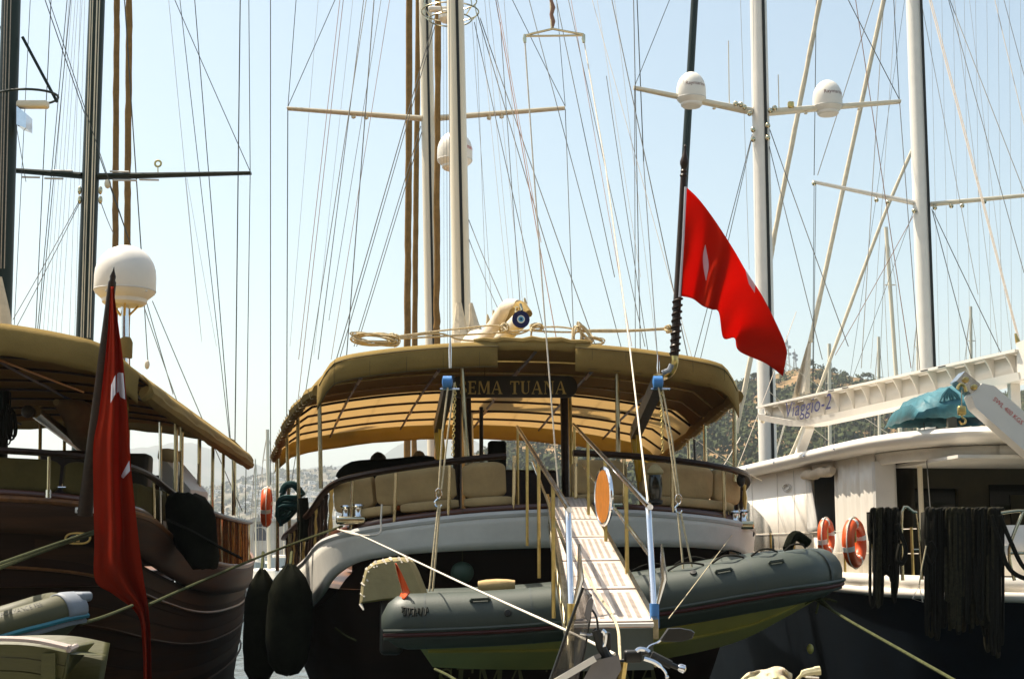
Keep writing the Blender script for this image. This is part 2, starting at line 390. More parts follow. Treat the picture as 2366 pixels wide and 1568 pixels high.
# town houses, single buildings
hv = []
def house_mesh(k):
    g = M()
    if k == 0: g.box((0, 0, 2.6), 9, 7, 7.2); g.box((-1.5, .5, 6.8), 5, 5, 2.4); g.box((0, 0, 6.35), 9.4, 7.4, .3); win = [(-3, 4.5), (0, 4.5), (3, 4.5), (-3, 1.8), (3, 1.8)]; d = -3.55
    elif k == 1: g.box((0, 0, 2), 8, 7, 6); g.box((5, .6, 1.4), 4, 5, 4.6); g.box((0, 0, 5.2), 8.3, 7.3, .3); win = [(-2.4, 3.2), (1.2, 3.2), (-2.4, .9)]; d = -3.55
    else: g.box((0, 0, 1.6), 10, 7, 5.4); g.box((0, -3.9, 2.9), 6, 1, .3); g.box((-2, 1, 4.9), 5, 4, 1.6); win = [(-3.4, 2.4), (0, 2.4), (3.4, 2.4)]; d = -3.55
    me = g.obj('house', 'house_white', smooth=0); me.data.materials.append(MATS['house_dark'])
    bm = bmesh.new(); bm.from_mesh(me.data)
    for x, z in win:
        vs_ = [bm.verts.new((x+a*.75, d+.02, z+c*.8)) for a, c in ((-1, -1), (1, -1), (1, 1), (-1, 1))]
        f_ = bm.faces.new(vs_); f_.material_index = 1
    bm.to_mesh(me.data); bm.free(); return me
protos = [house_mesh(k) for k in range(3)]
rnd = random.Random(11); labs = ['tall white flat-roofed house in the town on the far slope', 'white house with a low annexe in the town on the far slope', 'long low white house in the town on the far slope']
placed = 0; used = set()
for i in range(900):
    if placed >= 240: break
    x = rnd.uniform(380, 1000) if rnd.random() < .8 else rnd.uniform(-100, 380); c = rnd.uniform(.05, .64)
    a = (x+300)/1700; p = tf(a, c)
    if p.z < 2: continue
    k = rnd.randrange(3); o = protos[k]
    if k in used: o = o.copy(); COL.objects.link(o)
    used.add(k); o.location = p+V((0, 0, .5)); s_ = rnd.uniform(.55, 1.05); o.scale = (s_, s_, s_*rnd.uniform(.8, 1.1)); o.rotation_euler = (0, 0, rnd.uniform(-.6, .6))
    tag(o, labs[k], 'house', 'houses of the town across the bay'); placed += 1
sv = []; sf = []
for i in range(900):
    x = rnd.uniform(300, 1050); c = rnd.uniform(.03, .74); p = tf((x+300)/1700, c); r = rnd.uniform(2.5, 6); leaf_cloud(p+V((0, 0, r*.3)), (r*1.3, r, r*.8), 10, r*.5, rnd)
g = M(); g.v = sv; g.f = sf; tag(g.obj('town_greenery', 'scrub', smooth=0), 'trees and gardens between the white houses across the bay', 'greenery', kind='stuff')
# waterfront building with an arched window seen in the gap between the two gulets
c = P(600, 1262, 260); t = thing('waterfront_building', (c.x, c.y, -.5), 'pale stone waterfront building with an arched window, seen between the two gulets', 'building')
zt = P(600, 1205, 260).z
g = M(); xs = [c.x-9, c.x-1.1, c.x+1.1, c.x+9]
zc = P(600, 1232, 260).z; zb = P(600, 1248, 260).z
g.box((c.x-5.05, c.y+3, zt/2-.25), 7.9, 6, zt+.5); g.box((c.x+5.05, c.y+3, zt/2-.25), 7.9, 6, zt+.5); g.box((c.x, c.y+3, zb/2-.25), 2.2, 6, zb+.5); g.box((c.x, c.y+3.2, (zc+1.2+zt)/2), 2.2, 5.6, zt-zc-1.2)
arch = [V((c.x-1.1, c.y, zc+1.2)), V((c.x-1.1, c.y, zc))]+[V((c.x-1.1*math.cos(a), c.y, zc+1.1*math.sin(a))) for a in [R_(180*k/8) for k in range(1, 8)]]+[V((c.x+1.1, c.y, zc)), V((c.x+1.1, c.y, zc+1.2))]
g.prism(arch, (0, .4, 0)); g.obj('wall', 'stone_pale', t, smooth=0)
M().box((c.x, c.y+.3, (zb+zc)/2+.5), 2.3, .1, zc-zb+2.4).obj('window', 'house_dark', t, smooth=0)
M().box((c.x, c.y+3, zt+.25), 19, 6.8, .4).obj('roof', 'stone_pale', t, smooth=0)
M().box((c.x, c.y-4, .1), 40, 8, 1.4).obj('landing', 'stone_pale', t, smooth=0)
# air between here and the far mountains
m = bpy.data.materials.new('haze_air'); m.use_nodes = True; n = m.node_tree.nodes; n.remove(n['Principled BSDF'])
pv = n.new('ShaderNodeVolumePrincipled'); pv.inputs['Color'].default_value = (.86, .93, 1, 1); pv.inputs['Density'].default_value = .0002; pv.inputs['Anisotropy'].default_value = .25
m.node_tree.links.new(pv.outputs[0], n['Material Output'].inputs['Volume']); MATS['haze_air'] = m
hz = M().box((0, 2800, 199), 9600, 6400, 406).obj('haze', 'haze_air', smooth=0); hz['kind'] = 'stuff'; hz['label'] = 'pale summer haze over the bay'
# added out of view: shop houses and street trees put in to shade the sterns from the open sky
for i, (x, w_, h_, m_, lab) in enumerate(((-34, 30, 10, 'stone_pale', 'long stone shop house added out of view to shade the sterns'), (-2, 32, 12, 'varnish_gold', 'tall brown-faced hotel added out of view to shade the sterns'), (32, 34, 10.5, 'stone_pale', 'pale shop house with awnings added out of view to shade the sterns'))):
    t = thing('added_shade_building', (x, -17, 1.15), lab, 'building')
    M().box((x, -20, 1.15+h_/2), w_, 8, h_).obj('wall', m_, t, smooth=0); M().box((x, -19.8, 1.3+h_), w_+.6, 8.8, .3).obj('roof', 'roof_tile', t, smooth=0)
    for r in range(3):
        for k in range(8):
            c = (x-w_/2+w_*(k+.5)/8, -15.97, 3.0+r*3.1)
            wn = M().box(c, 1.5, .08, 1.9).obj('window', 'house_dark', t, smooth=0); M().box((c[0], c[1]+.03, c[2]-1.0), 1.7, .16, .1).obj('sill', 'stone_pale', wn, smooth=0)
    M().prism([(x-w_/2, -16, 4.2), (x+w_/2, -16, 4.2), (x+w_/2, -13.2, 3.6), (x-w_/2, -13.2, 3.6)], (0, 0, .05)).obj('awning', 'canvas', t, smooth=0)
for i in range(9):
    x = -36+i*9; c = V((x+random.uniform(-1, 1), -8.4, 1.15)); t = thing('added_shade_tree', c, 'broad leafy street tree added out of view to shade the sterns', 'tree', 'trees added out of view for shade')
    M().tube([c-V((0, 0, .1)), c+V((.1, 0, 2)), c+V((.3, .2, 4))], [.22, .17, .1], 8).obj('trunk', 'bark', t)
    sv = []; sf = []; rr = random.Random(i+50)
    for k in range(9): leaf_cloud(c+V((rr.uniform(-3, 3), rr.uniform(-1.6, 1.6), 4.2+rr.uniform(-.6, 2.6))), (1.9, 1.7, 1.4), 130, .26, rr)
    g = M(); g.v = sv; g.f = sf; g.obj('crown', 'scrub', t, smooth=0)
# ================================================================ BOAT HELPERS
class Frame:
    def __init__(s, O, f, heel=0):
        s.heel = heel; s.O = V((O[0], O[1], 0)); s.F = V((f[0], f[1], 0)).normalized(); s.R = V((s.F.y, -s.F.x, 0))
    def __call__(s, u, v, z): return s.O+s.R*u+s.F*v+V((0, 0, z+s.heel*u))
def post(parent, name, m_, a, b, r, n=8):
    return M().tube([a, b], r, n).obj(name, m_, parent)
def pad(path, w, h, parent, name, m_, up=(0, 0, 1), n=10, e=.45, tap=.25):
    """soft cushion: superellipse section carried along a path, rounded at both ends"""
    path = smooth_path(path, 4); L_ = [0]
    for a, b in zip(path, path[1:]): L_.append(L_[-1]+(b-a).length)
    g = M(); rings = []; up = V(up)
    for i, p in enumerate(path):
        a = path[min(i+1, len(path)-1)]; b = path[max(i-1, 0)]; t = (a-b).normalized(); sd = t.cross(up).normalized(); u2 = sd.cross(t)
        d = min(L_[i], L_[-1]-L_[i]); k = 1 if d > tap*w*1.5 else (.72+.28*math.sqrt(max(0, d/(tap*w*1.5))))
        rg = []
        for q in range(16):
            an = 6.28318*q/16; c, s_ = math.cos(an), math.sin(an)
            rg.append(p+sd*w/2*k*math.copysign(abs(c)**e, c)+u2*h/2*k*math.copysign(abs(s_)**e, s_)*(1+.03*noise.noise(p*3+V((q, 0, 0)))))
        rings.append(rg)
    g.loft(rings); return g.obj(name, m_, parent, smooth=50)
def serif(word, h):
    """serif capitals for the name boards: list of polygons in the plane, origin bottom-left of the first letter"""
    out = []; x = 0; s = .17*h; th = .07*h; se = .06*h
    def quad(*p): out.append([(x+a*h, b*h) for a, b in p])
    def bar_(x0, x1, y0, y1): quad((x0, y0), (x1, y0), (x1, y1), (x0, y1))
    for ch in word:
        if ch == ' ': x += .5*h; continue
        wd = {'S': .55, 'E': .68, 'M': 1.0, 'A': .85, 'T': .72, 'U': .8, 'N': .82}[ch]
        if ch == 'E':
            bar_(.08, .25, 0, 1); bar_(0, .62, 0, .08); bar_(0, .62, .92, 1); bar_(.25, .5, .47, .54); bar_(.55, .62, .08, .24); bar_(.55, .62, .78, .92); bar_(.45, .5, .38, .63)
        elif ch == 'T':
            bar_(.27, .44, .06, .92); bar_(.17, .54, 0, .06); bar_(0, .71, .92, 1); bar_(0, .06, .74, .92); bar_(.65, .71, .74, .92)
        elif ch == 'A':
            quad((.02, .06), (.09, .06), (.42, 1), (.36, 1)); quad((.58, .06), (.77, .06), (.46, 1), (.36, 1)); bar_(.2, .6, .32, .39); bar_(-.03, .2, 0, .06); bar_(.5, .84, 0, .06)
        elif ch == 'M':
            bar_(.08, .14, .06, 1); quad((.08, 1), (.25, 1), (.53, .08), (.45, .08)); quad((.45, .08), (.53, .08), (.8, 1), (.74, 1)); bar_(.74, .91, .06, 1); bar_(0, .22, 0, .06); bar_(.67, .98, 0, .06)
        elif ch == 'N':
            bar_(.08, .14, .06, 1); quad((.08, 1), (.26, 1), (.72, 0), (.62, 0)); bar_(.64, .71, 0, 1); bar_(0, .22, 0, .06); bar_(.57, .79, .94, 1); bar_(0, .1, .94, 1)
        elif ch == 'U':
            bar_(.08, .25, .25, 1); bar_(.6, .66, .25, 1); bar_(0, .33, .94, 1); bar_(.53, .74, .94, 1)
            pr = None
            for k in range(9):
                a = math.pi+math.pi*k/8; po = (.37+.29*math.cos(a), .27+.27*math.sin(a)); pi_ = (.425+.175*math.cos(a), .27+.2*math.sin(a))
                if pr: quad(pr[0], po, pi_, pr[1])
                pr = (po, pi_)
        elif ch == 'S':
            pr = None
            for k in range(19):
                t = k/18
                if t < .5: a = R_(20+250*t*2); c = (.26+.2*math.cos(a), .745+.215*math.sin(a))
                else: a = R_(90-250*(t-.5)*2); c = (.26+.22*math.cos(a), .255+.225*math.sin(a))
                w_ = .035+.06*math.exp(-((t-.5)/.2)**2)
                d = (c[0]-pr[2][0], c[1]-pr[2][1]) if pr else (-.1, .3); l = math.hypot(*d) or 1; nx, ny = -d[1]/l*w_, d[0]/l*w_
                cur = ((c[0]+nx, c[1]+ny), (c[0]-nx, c[1]-ny), c)
                if pr: quad(pr[0], cur[0], cur[1], pr[1])
                pr = cur
            bar_(.42, .47, .72, .98); bar_(.03, .08, .02, .28)
        x += wd*h+.09*h
    return out, x
def name_letters(word, h, fn, m_, parent):
    W = serif(word, h)[1]; x0 = 0
    for part in word.split(' '):
        polys, wp = serif(part, h); g = M()
        for k, p in enumerate(polys): g.add([fn(a+x0-W/2, b, (k % 7)*.0004) for a, b in p], [tuple(range(len(p)))])
        g.obj('lettering', m_, parent, smooth=0); x0 += wp+.5*h
def gulet_hull(T, fr, half, zc, zb, zr, m_band, m_hull, inner, rail_gap, m_cap, rail_to=99, m_rail='varnish_dark', taper=.3):
    """bulwark band, undercut lower hull, mouldings, coaming, deck and top rail of a round-sterned gulet"""
    R3 = smooth_path([V((u, v, z)) for (u, v), z in zip(half, zc)], 4); B3 = smooth_path([V((u, v, z)) for (u, v), z in zip(half, zb)], 4)
    full = lambda q: [V((-p.x, p.y, p.z)) for p in q[:0:-1]]+list(q)
    top, bot = full(R3), full(B3); N = len(top)
    W = lambda p: fr(p.x, p.y, p.z)
    g = M(); g.loft([[W(V((b.x*lerp(.985, 1, k/4), b.y+.05*(1-k/4), lerp(b.z, t.z, k/4)))) for t, b in zip(top, bot)] for k in range(5)], wrap=False)
    bw = g.obj('bulwark', m_band, T, thick=.06)
    sw = lambda v: max(0, min(1, 1-v/3.2))
    rings = []
    for k in range(9):
        t = k/8; rings.append([W(V((b.x*(.95-taper*t**1.5-.05*sw(b.y)), b.y+sw(b.y)*(.16+1.5*t**1.2)-(.0 if b.y < 20 else 1.2*t), lerp(b.z+.02, -.5, t)))) for b in bot])
    M().loft(rings, wrap=False).obj('hull', m_hull, T)
    M().tube([W(p+V((0, 0, .0))) for p in top], .045, 8).obj('cap_moulding', m_cap, T)
    ins = lambda q, d: [V((p.x*(1-d/3.0), p.y+d*sw(p.y), p.z)) for p in q]
    i1 = ins(top, .1); g = M(); g.loft([[W(p+V((0, 0, .03))) for p in i1], [W(p+V((0, 0, .115))) for p in i1]], wrap=False); g.obj('coaming', 'varnish_red', T, thick=.05)
    d = ins(top, .2); k0 = N//2
    g = M(); g.loft([[W(V((d[k0-k].x, d[k0-k].y, 2.3))) for k in range(k0+1)], [W(V((d[k0+k].x, d[k0+k].y, 2.3))) for k in range(k0+1)]], wrap=False); g.obj('deck', 'varnish_gold', T, smooth=0)
    H3 = smooth_path([V((u*.985, v+.03, z)) for (u, v), z in zip(half, zr)], 4)
    rails = []
    for sgn in (-1, 1):
        pts = [W(V((sgn*p.x, p.y, p.z))) for p in H3 if p.x > (rail_gap[0] if sgn < 0 else rail_gap[1]) and p.y < rail_to]
        rails.append(pts); M().tube(pts, .05, 8, flat=.8).obj('handrail', m_rail, T)
    return top, bot, H3, W
def on_curve(c3, x=None, y=None):
    """point of a half-outline at breadth x (stern part) or at station y"""
    for a, b in zip(c3, c3[1:]):
        if x is not None and a.x <= x <= b.x: return a.lerp(b, (x-a.x)/max(b.x-a.x, 1e-6))
        if y is not None and a.y <= y <= b.y: return a.lerp(b, (y-a.y)/max(b.y-a.y, 1e-6))
    return c3[-1]
def wires(T, lst, name='shroud'):
    """rigging wires: x1,y1,x2,y2,Y1,Y2,radius px,material"""
    for w_ in lst:
        x1, y1, x2, y2, a, b = w_[:6]; r = w_[6] if len(w_) > 6 else 1.0; m_ = w_[7] if len(w_) > 7 else 'wire'
        if y1 <= 0: k = 260/(y2-y1); x1, y1, a = x1-(x2-x1)*k, y1-260, a-(b-a)*k
        p, q = P(x1, y1, a), P(x2, y2, b)
        n_ = 8; pts = [p.lerp(q, k/n_)-V((0, 0, .03*4*(k/n_)*(1-k/n_))) for k in range(n_+1)]
        M().tube(pts, [r*lerp(a, b, k/n_)/FPX for k in range(n_+1)], 5).obj(name, m_, T)
def mast(T, x0, y0, x1, y1, Y, wpx, m_, slot=.12, name='mast', zbase=2.3, oval=1.15):
    a, b = P(x0, y0, Y), P(x1, y1, Y); k = (zbase-a.z)/(b.z-a.z); b = a.lerp(b, k); r = wpx/2*Y/FPX
    t = (b-a).normalized(); sd = V((1, 0, 0)); fw = t.cross(sd).normalized(); g = M(); g2 = M()
    def ring(p, rr): return [p+sd*rr*math.cos(6.28318*i/20)+fw*rr*oval*math.sin(6.28318*i/20) for i in range(20)]
    top = a-t*4
    g.loft([ring(top, r*.9), ring(a, r*.95), ring(a.lerp(b, .5), r), ring(b, r)])
    o = g.obj(name, m_, T)
    if slot is not None:
        f_ = -1 if fw.y > 0 else 1
        off = fw*f_*(r*oval*.985)+sd*slot*r
        g2.loft([[top+off+sd*r*.16*c+fw*f_*.012*d for c, d in ((-1, -1), (1, -1), (1, 1), (-1, 1))], [b+off+sd*r*.16*c+fw*f_*.012*d for c, d in ((-1, -1), (1, -1), (1, 1), (-1, 1))]])
        s_ = g2.obj('sail_track', 'black_slot', o)
    return o
def dome(T_or_none, x, y, rx, hpx, Y, label=None, text=None, tm='brown_text', mname='white_paint', tx=.25, ty=.05, parent=None):
    c = P(x, y, Y); r = rx*Y/FPX; h = hpx*Y/FPX
    t = thing('satellite_dome', c-V((0, 0, h/2)), label, 'antenna dome') if label else T_or_none
    prof = [(.001, -h/2), (r*.62, -h/2), (r*.72, -h/2+.04*h), (r*.74, -h*.4), (r*.97, -h*.3), (r, -h*.25), (r, -.02*h)]+[(r*math.cos(R_(a)), -.02*h+(h*.52)*math.sin(R_(a))) for a in (12, 25, 38, 50, 62, 74, 83)]+[(.001, h/2)]
    d = M().lathe(c, (0, 0, 1), prof, 28).obj('radome', mname, t, smooth=35)
    M().lathe(c-V((0, 0, h*.26)), (0, 0, 1), [(r*1.0, -.012*h), (r*1.012, 0), (r*1.0, .012*h)], 28).obj('seam', 'grey_white', d)
    if text:
        s_ = r*.36
        text_obj(text, s_, lambda a, b: c+V((r*1.006*math.sin(a/r+tx), -r*1.006*math.cos(a/r+tx), b+ty*h)), tm, d)
    return t
# ================================================================ CENTRE GULET (SEMA TUANA)
A = Frame((.58, 17.0), (-.148, .989), .02)
TA = thing('wooden_gulet', A(0, 0, 0), 'white-sterned wooden gulet named SEMA TUANA with tan canopy and lowered gangway', 'sailing boat')
halfA = [(0, 0), (.9, .05), (1.75, .2), (2.35, .5), (2.66, .95), (2.82, 1.6), (2.97, 3), (3.2, 5), (3.35, 7.5), (3.35, 12), (2.9, 17), (1.8, 21.5), (.02, 25)]
zcA = [3.17, 3.14, 3.07, 2.99, 2.92, 2.83, 2.62, 2.42, 2.28, 2.25, 2.4, 2.8, 3.2]
zbA = [2.76, 2.75, 2.72, 2.64, 2.46, 2.2, 2.0, 1.85, 1.75, 1.7, 1.85, 2.2, 2.6]
zrA = [3.88, 3.83, 3.745, 3.665, 3.6, 3.48, 3.28, 3.1, 3.0, 2.95, 3.1, 3.5, 3.9]
topA, botA, H3A, WA = gulet_hull(TA, A, halfA, zcA, zbA, zrA, 'old_white', 'hull_brown', 0, (.5, .15), 'grey_white', rail_to=9)
C3A = smooth_path([V((u, v, z)) for (u, v), z in zip(halfA, zcA)], 4)
# rail stanchions across the stern, turned balusters down the sides
for sgn, xs in ((-1, (.55, 1.32, 1.95, 2.45)), (1, (.2, .8, 1.42, 2.15))):
    for x in xs:
        p, h = on_curve(C3A, x=x), on_curve(H3A, x=x)
        M().tube([A(sgn*p.x*1.0, p.y+.1, p.z+.02), A(sgn*h.x*.995, h.y+.02, h.z)], .022, 8).obj('stanchion', 'steel', TA)
for sgn in (-1, 1):
    for k in range(20):
        y = 1.3+k*.33; p, h = on_curve(C3A, y=y), on_curve(H3A, y=y)
        a, b = A(sgn*p.x*.97, p.y, p.z), A(sgn*h.x*.985, h.y, h.z)
        M().tube([a, a.lerp(b, .15), a.lerp(b, .3), a.lerp(b, .5), a.lerp(b, .7), a.lerp(b, .85), b], [.035, .02, .034, .018, .034, .02, .035], 6).obj('baluster', 'varnish_dark' if k % 4 else 'brass', TA)
# cushions: back rests and seat rolls following the round stern
def stern_path(x0, x1, ins, z, n=5):
    out = []
    for k in range(n):
        x = lerp(x0, x1, k/(n-1)); s_ = 1 if x >= 0 else -1; p = on_curve(C3A, x=min(abs(x), 2.7)); dz = (p.z-3.17)*.75
        out.append(A(x, p.y+ins, z+dz))
    return out
for x0, x1, lab in ((-2.6, -2.17, 0), (-2.13, -1.2, 0), (-1.12, -.6, 0), (.22, .9, 0), (1.1, 2.05, 0), (2.08, 2.5, 0)):
    pad(stern_path(x0, x1, .42, 3.6), .16, .44, TA, 'back_cushion', 'cushion', tap=.5)
for x0, x1 in ((-2.5, -1.95), (-1.85, -1.18), (-1.12, -.55), (.22, .8), (1.1, 2.3)):
    pad(stern_path(x0, x1, .27, 3.335), .2, .12, TA, 'seat_cushion', 'cushion', tap=.4)
M().loft([[A(x, on_curve(C3A, x=abs(x)).y+.62, z) for x in [-2.4+k*.3 for k in range(17)] if not -.55 < x < .2] for z in (2.4, 3.24)], wrap=False).obj('seat_base', 'varnish_dark', TA, thick=.04)
M().rbox(A(-.1, 2.6, 3.15), 1.0, .5, 1.3, .05, (A.R, A.F, V((0, 0, 1)))).obj('steering_console', 'varnish_dark', TA)
M().rbox(A(-.42, 2.5, 3.75), .24, .2, .9, .04, (A.R, A.F, V((0, 0, 1)))).obj('companionway_post', 'black_cover', TA)
M().box(A(0, 10.5, 3.0), 4.2, 6, 1.3, (A.R, A.F, V((0, 0, 1)))).obj('deckhouse', 'varnish_gold', TA, smooth=0)
pad([P(790, 1112, 20), P(820, 1090, 20), P(905, 1084, 20), P(1000, 1072, 20.2)], .35, .3, TA, 'sofa_back', 'black_cover', tap=.4)
M().rbox(P(1528, 1090, 17.9), .12, .12, .06, .02).obj('lamp_base', 'black_plastic', TA)
# deck lantern between the stern cushions
c = P(1514, 1120, 16.95); ln = M().lathe(c-V((0, 0, .23)), (0, 0, 1), [(.07, 0), (.09, .02), (.09, .05), (.06, .06)], 12).obj('stern_lamp', 'black_plastic', TA); M().lathe(c, (0, 0, 1), [(.08, .12), (.1, .14), (.1, .17), (.05, .23), (.02, .25)], 12).obj('lamp_cap', 'cover_cream', ln)
M().lathe(c, (0, 0, 1), [(.07, -.17), (.085, -.05), (.085, .05), (.075, .12)], 12).obj('lamp_glass', 'glass_dark', ln)
# canopy
def canA(t, s, dz=0):
    cx = lerp(.24, -.78, s); Y = lerp(16.75, 26.2, s); hw = lerp(2.56, 3.52, s**.9); zc_ = lerp(5.13, 5.0, s)+.06*math.sin(math.pi*s)
    zd = lerp(.27, .42, s)*abs(t)**2.2+.22*max(0, (abs(t)-.9)/.1)**1.6
    rnd_ = .5*(max(0, abs(t)-.8)/.2)**2*(1-s)**6
    bil = .02*math.sin(s*math.pi*6)**2*(1-abs(t))
    return V((cx+t*hw, Y+rnd_+t*hw*.12, zc_-zd+dz-bil))
CAN = thing('boat_canopy', A(0, 4, 2.3), 'tan canvas canopy with battens over the stern of the white-sterned gulet', 'canopy')
M().grid(lambda a, c: canA(a*2-1, .5+c*.5), 44, 16).obj('front_sheet', 'canvas_sheet', CAN, thick=.006)
M().grid(lambda a, c: canA(a*2-1, c*.502), 44, 16).obj('rear_sheet', 'canvas_cover', CAN, thick=.01)
def strip(t0, t1, s, h, name, m_, bulge=.05, n=24):
    g = M(); rings = []
    for k in range(n+1):
        t = lerp(t0, t1, k/n); p = canA(t, s, .01); sg = -1 if s < .5 else 1
        rings.append([p+V((0, sg*(.03+bulge*math.sin(math.pi*j/5)), .025-h*j/5-.006*math.sin(k*1.9)*j/5)) for j in range(6)])
    g.loft(rings, wrap=False); return g.obj(name, m_, CAN, thick=.012)
strip(-1, -.16, 0, .3, 'valance', 'canvas'); strip(.2, 1, 0, .33, 'valance', 'canvas'); strip(-.16, .2, 0, .1, 'valance', 'canvas', .02, 8); strip(-1, 1, 1, .3, 'valance', 'canvas_gold')
for t0, t1 in ((-.99, -.16), (.2, .99)):
    for dz, nm in ((-.03, 'piping'), (-.27, 'hem')):
        M().tube([canA(lerp(t0, t1, k/20), 0, dz)+V((0, -.075 if dz > -.1 else -.045, .01)) for k in range(21)], .007, 5).obj(nm, 'seam_dark', CAN)
    for k in range(5):
        p = canA(lerp(t0, t1, (k+.5)/5), 0); M().tube([p+V((0, -.03-.05*math.sin(math.pi*j/5)-.004, .03-.3*j/5)) for j in range(6)], .004, 4).obj('seam', 'seam_dark', CAN)
for t_ in (-.85, -.55, -.2, .2, .55, .85): M().tube([canA(t_, k/16*.99, .012) for k in range(17)], .005, 4).obj('seam', 'seam_dark', CAN)
for s_ in (-1, 1):
    for k in range(22):
        p = canA(s_, (k+.5)/22, -.03); M().tube([p+V((s_*.09, 0, .03)), p+V((s_*.06, .04, -.08)), p+V((-s_*.06, .02, -.05))], .006, 4).obj('lacing', 'rope_pale', CAN)
for s_, nm in ((-1, 'side_roll'), (1, 'side_roll')):
    M().tube([canA(s_, k/14, -.03) for k in range(15)], [.075+.02*math.sin(k*2.1) for k in range(15)], 8).obj(nm, 'canvas', CAN)
M().tube([canA(lerp(-.27, .27, k/12), .0, .05+.012*math.sin(k*2.3)) for k in range(13)], [.03, .04, .045, .05, .04, .05, .055, .05, .06, .05, .045, .04, .03], 8).obj('rolled_flap', 'canvas', CAN)
for k in range(1, 8):
    s_ = k/8.0
    M().tube([canA(-.98+1.96*j/20, s_, -.035) for j in range(21)], .021 if k > 3 else .014, 6).obj('batten', 'varnish_dark' if k > 3 else 'brass', CAN)
for t_ in (-.72, -.36, 0.02, .36, .7):
    M().tube([canA(t_, k/10*.99, -.06) for k in range(11)], .02, 6).obj('ridge_pole', 'black_plastic', CAN)
    for k in (2, 5, 7): M().tube([canA(t_, k/10, -.062), canA(t_, (k+.55)/10, -.062)], .023, 6).obj('pole_light_spot', 'rope_white', CAN)  # white lengths painting spots of light through the canopy gaps
for xb, yb, xt, yt, Y, r, m_ in ((742, 1105, 737, 880, 17.55, .026, 'steel'), (690, 1165, 688, 950, 20.2, .026, 'steel'), (668, 1185, 662, 985, 22, .026, 'steel'), (641, 1215, 641, 1040, 25, .03, 'steel'), (1697, 1090, 1697, 880, 18.0, .026, 'steel'), (1630, 1078, 1628, 955, 20.6, .026, 'steel'), (1592, 1070, 1590, 1000, 23.0, .026, 'steel'), (1606, 1070, 1604, 1000, 23.8, .022, 'black_plastic'),
        (1080, 1050, 1067, 850, 17.3, .03, 'steel'), (1057, 1060, 1057, 890, 19.6, .06, 'varnish_dark'), (1086, 1060, 1082, 900, 19.6, .035, 'varnish_dark'), (1112, 1060, 1112, 940, 21, .03, 'black_plastic'), (1306, 1075, 1303, 890, 19.6, .055, 'varnish_dark'), (1320, 1075, 1316, 900, 19.8, .025, 'brass'), (1428, 1050, 1426, 850, 17.6, .028, 'steel')):
    a, b = P(xb, yb, Y), P(xt, yt, Y); a = a-V((0, 0, .12)) if Y < 18.5 else (b.lerp(a, (b.z-2.35)/(b.z-a.z)) if a.z > 2.4 else a)
    post(CAN, 'canopy_post', m_, a, b, r)
# name board under the canopy
NB = thing('name_board', P(1190, 895, 18.0), 'dark varnished board lettered SEMA TUANA hanging under the canopy', 'sign')
g = M(); ol = []
for k in range(17): a = R_(90+180*k/16); ol.append((1062+22*math.cos(a), 893-25*math.sin(a)))
for k in range(17): a = R_(-90+180*k/16); ol.append((1312+22*math.cos(a), 893-25*math.sin(a)))
g.prism(PP(ol, 18.0), (0, .05, 0)); g.obj('board', 'board_dark', NB, smooth=0)
cB = P(1187, 910, 17.985); hB = 30*18/FPX
name_letters('SEMA TUANA', hB, lambda a, b, e: cB+V((a*.99, -e-.004, b)), 'gold_leaf', NB)
for x in (1120, 1260): M().tube([P(x, 872, 18.02), P(x, 840, 18.02)], .006, 5).obj('hanger', 'steel', NB)
# the name again on the transom, its gold painted darker for the shade
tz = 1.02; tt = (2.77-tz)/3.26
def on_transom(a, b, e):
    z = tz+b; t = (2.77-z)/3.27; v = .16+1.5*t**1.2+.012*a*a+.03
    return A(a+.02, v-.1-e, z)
name_letters('SEMA TUANA', .33, on_transom, 'gold_shaded', TA)
# davits
for xb, yb, xm, ym, xt, yt, Yp, Yt, lab in ((1022, 1075, 1014, 985, 1038, 880, 17.45, 14.7, 'left'), (1478, 1075, 1468, 1000, 1521, 880, 17.75, 14.7, 'right')):
    p0, p1, p2 = P(xb, yb, Yp), P(xm, ym, Yp), P(xt, yt, Yt); p0 = p1+(p0-p1)*((p1.z-2.35)/(p1.z-p0.z)); p2 = p2+V((0, 0, -.02))
    dv = M().tube([p0, p1+V((0, 0, -.08)), p1, p1.lerp(p2, .08)+V((0, 0, .02))], [.06, .06, .07, .065], 10).obj('davit', 'yellow_arm', TA)
    M().bar(p1.lerp(p2, -.02), p2, .11, .16).obj('davit_arm', 'black_plastic', dv, smooth=0)
    M().tube([p1+V((.04, -.1, -.6)), p1.lerp(p2, .12)+V((.0, 0, -.08))], .025, 8).obj('ram', 'yellow_arm', dv)
    g = M(); g.lathe(p2+V((-.05, -.1, 0)), (1, 0, 0), [(.02, -.02), (.062, -.01), (.062, .08), (.02, .09)], 16); g.obj('pulley', 'pulley_blue', dv)
    M().tube([p2+V((-.09, -.1, -.075)), p2+V((.11, -.1, -.075))], .012, 6).obj('pulley_pin', 'chrome', dv)
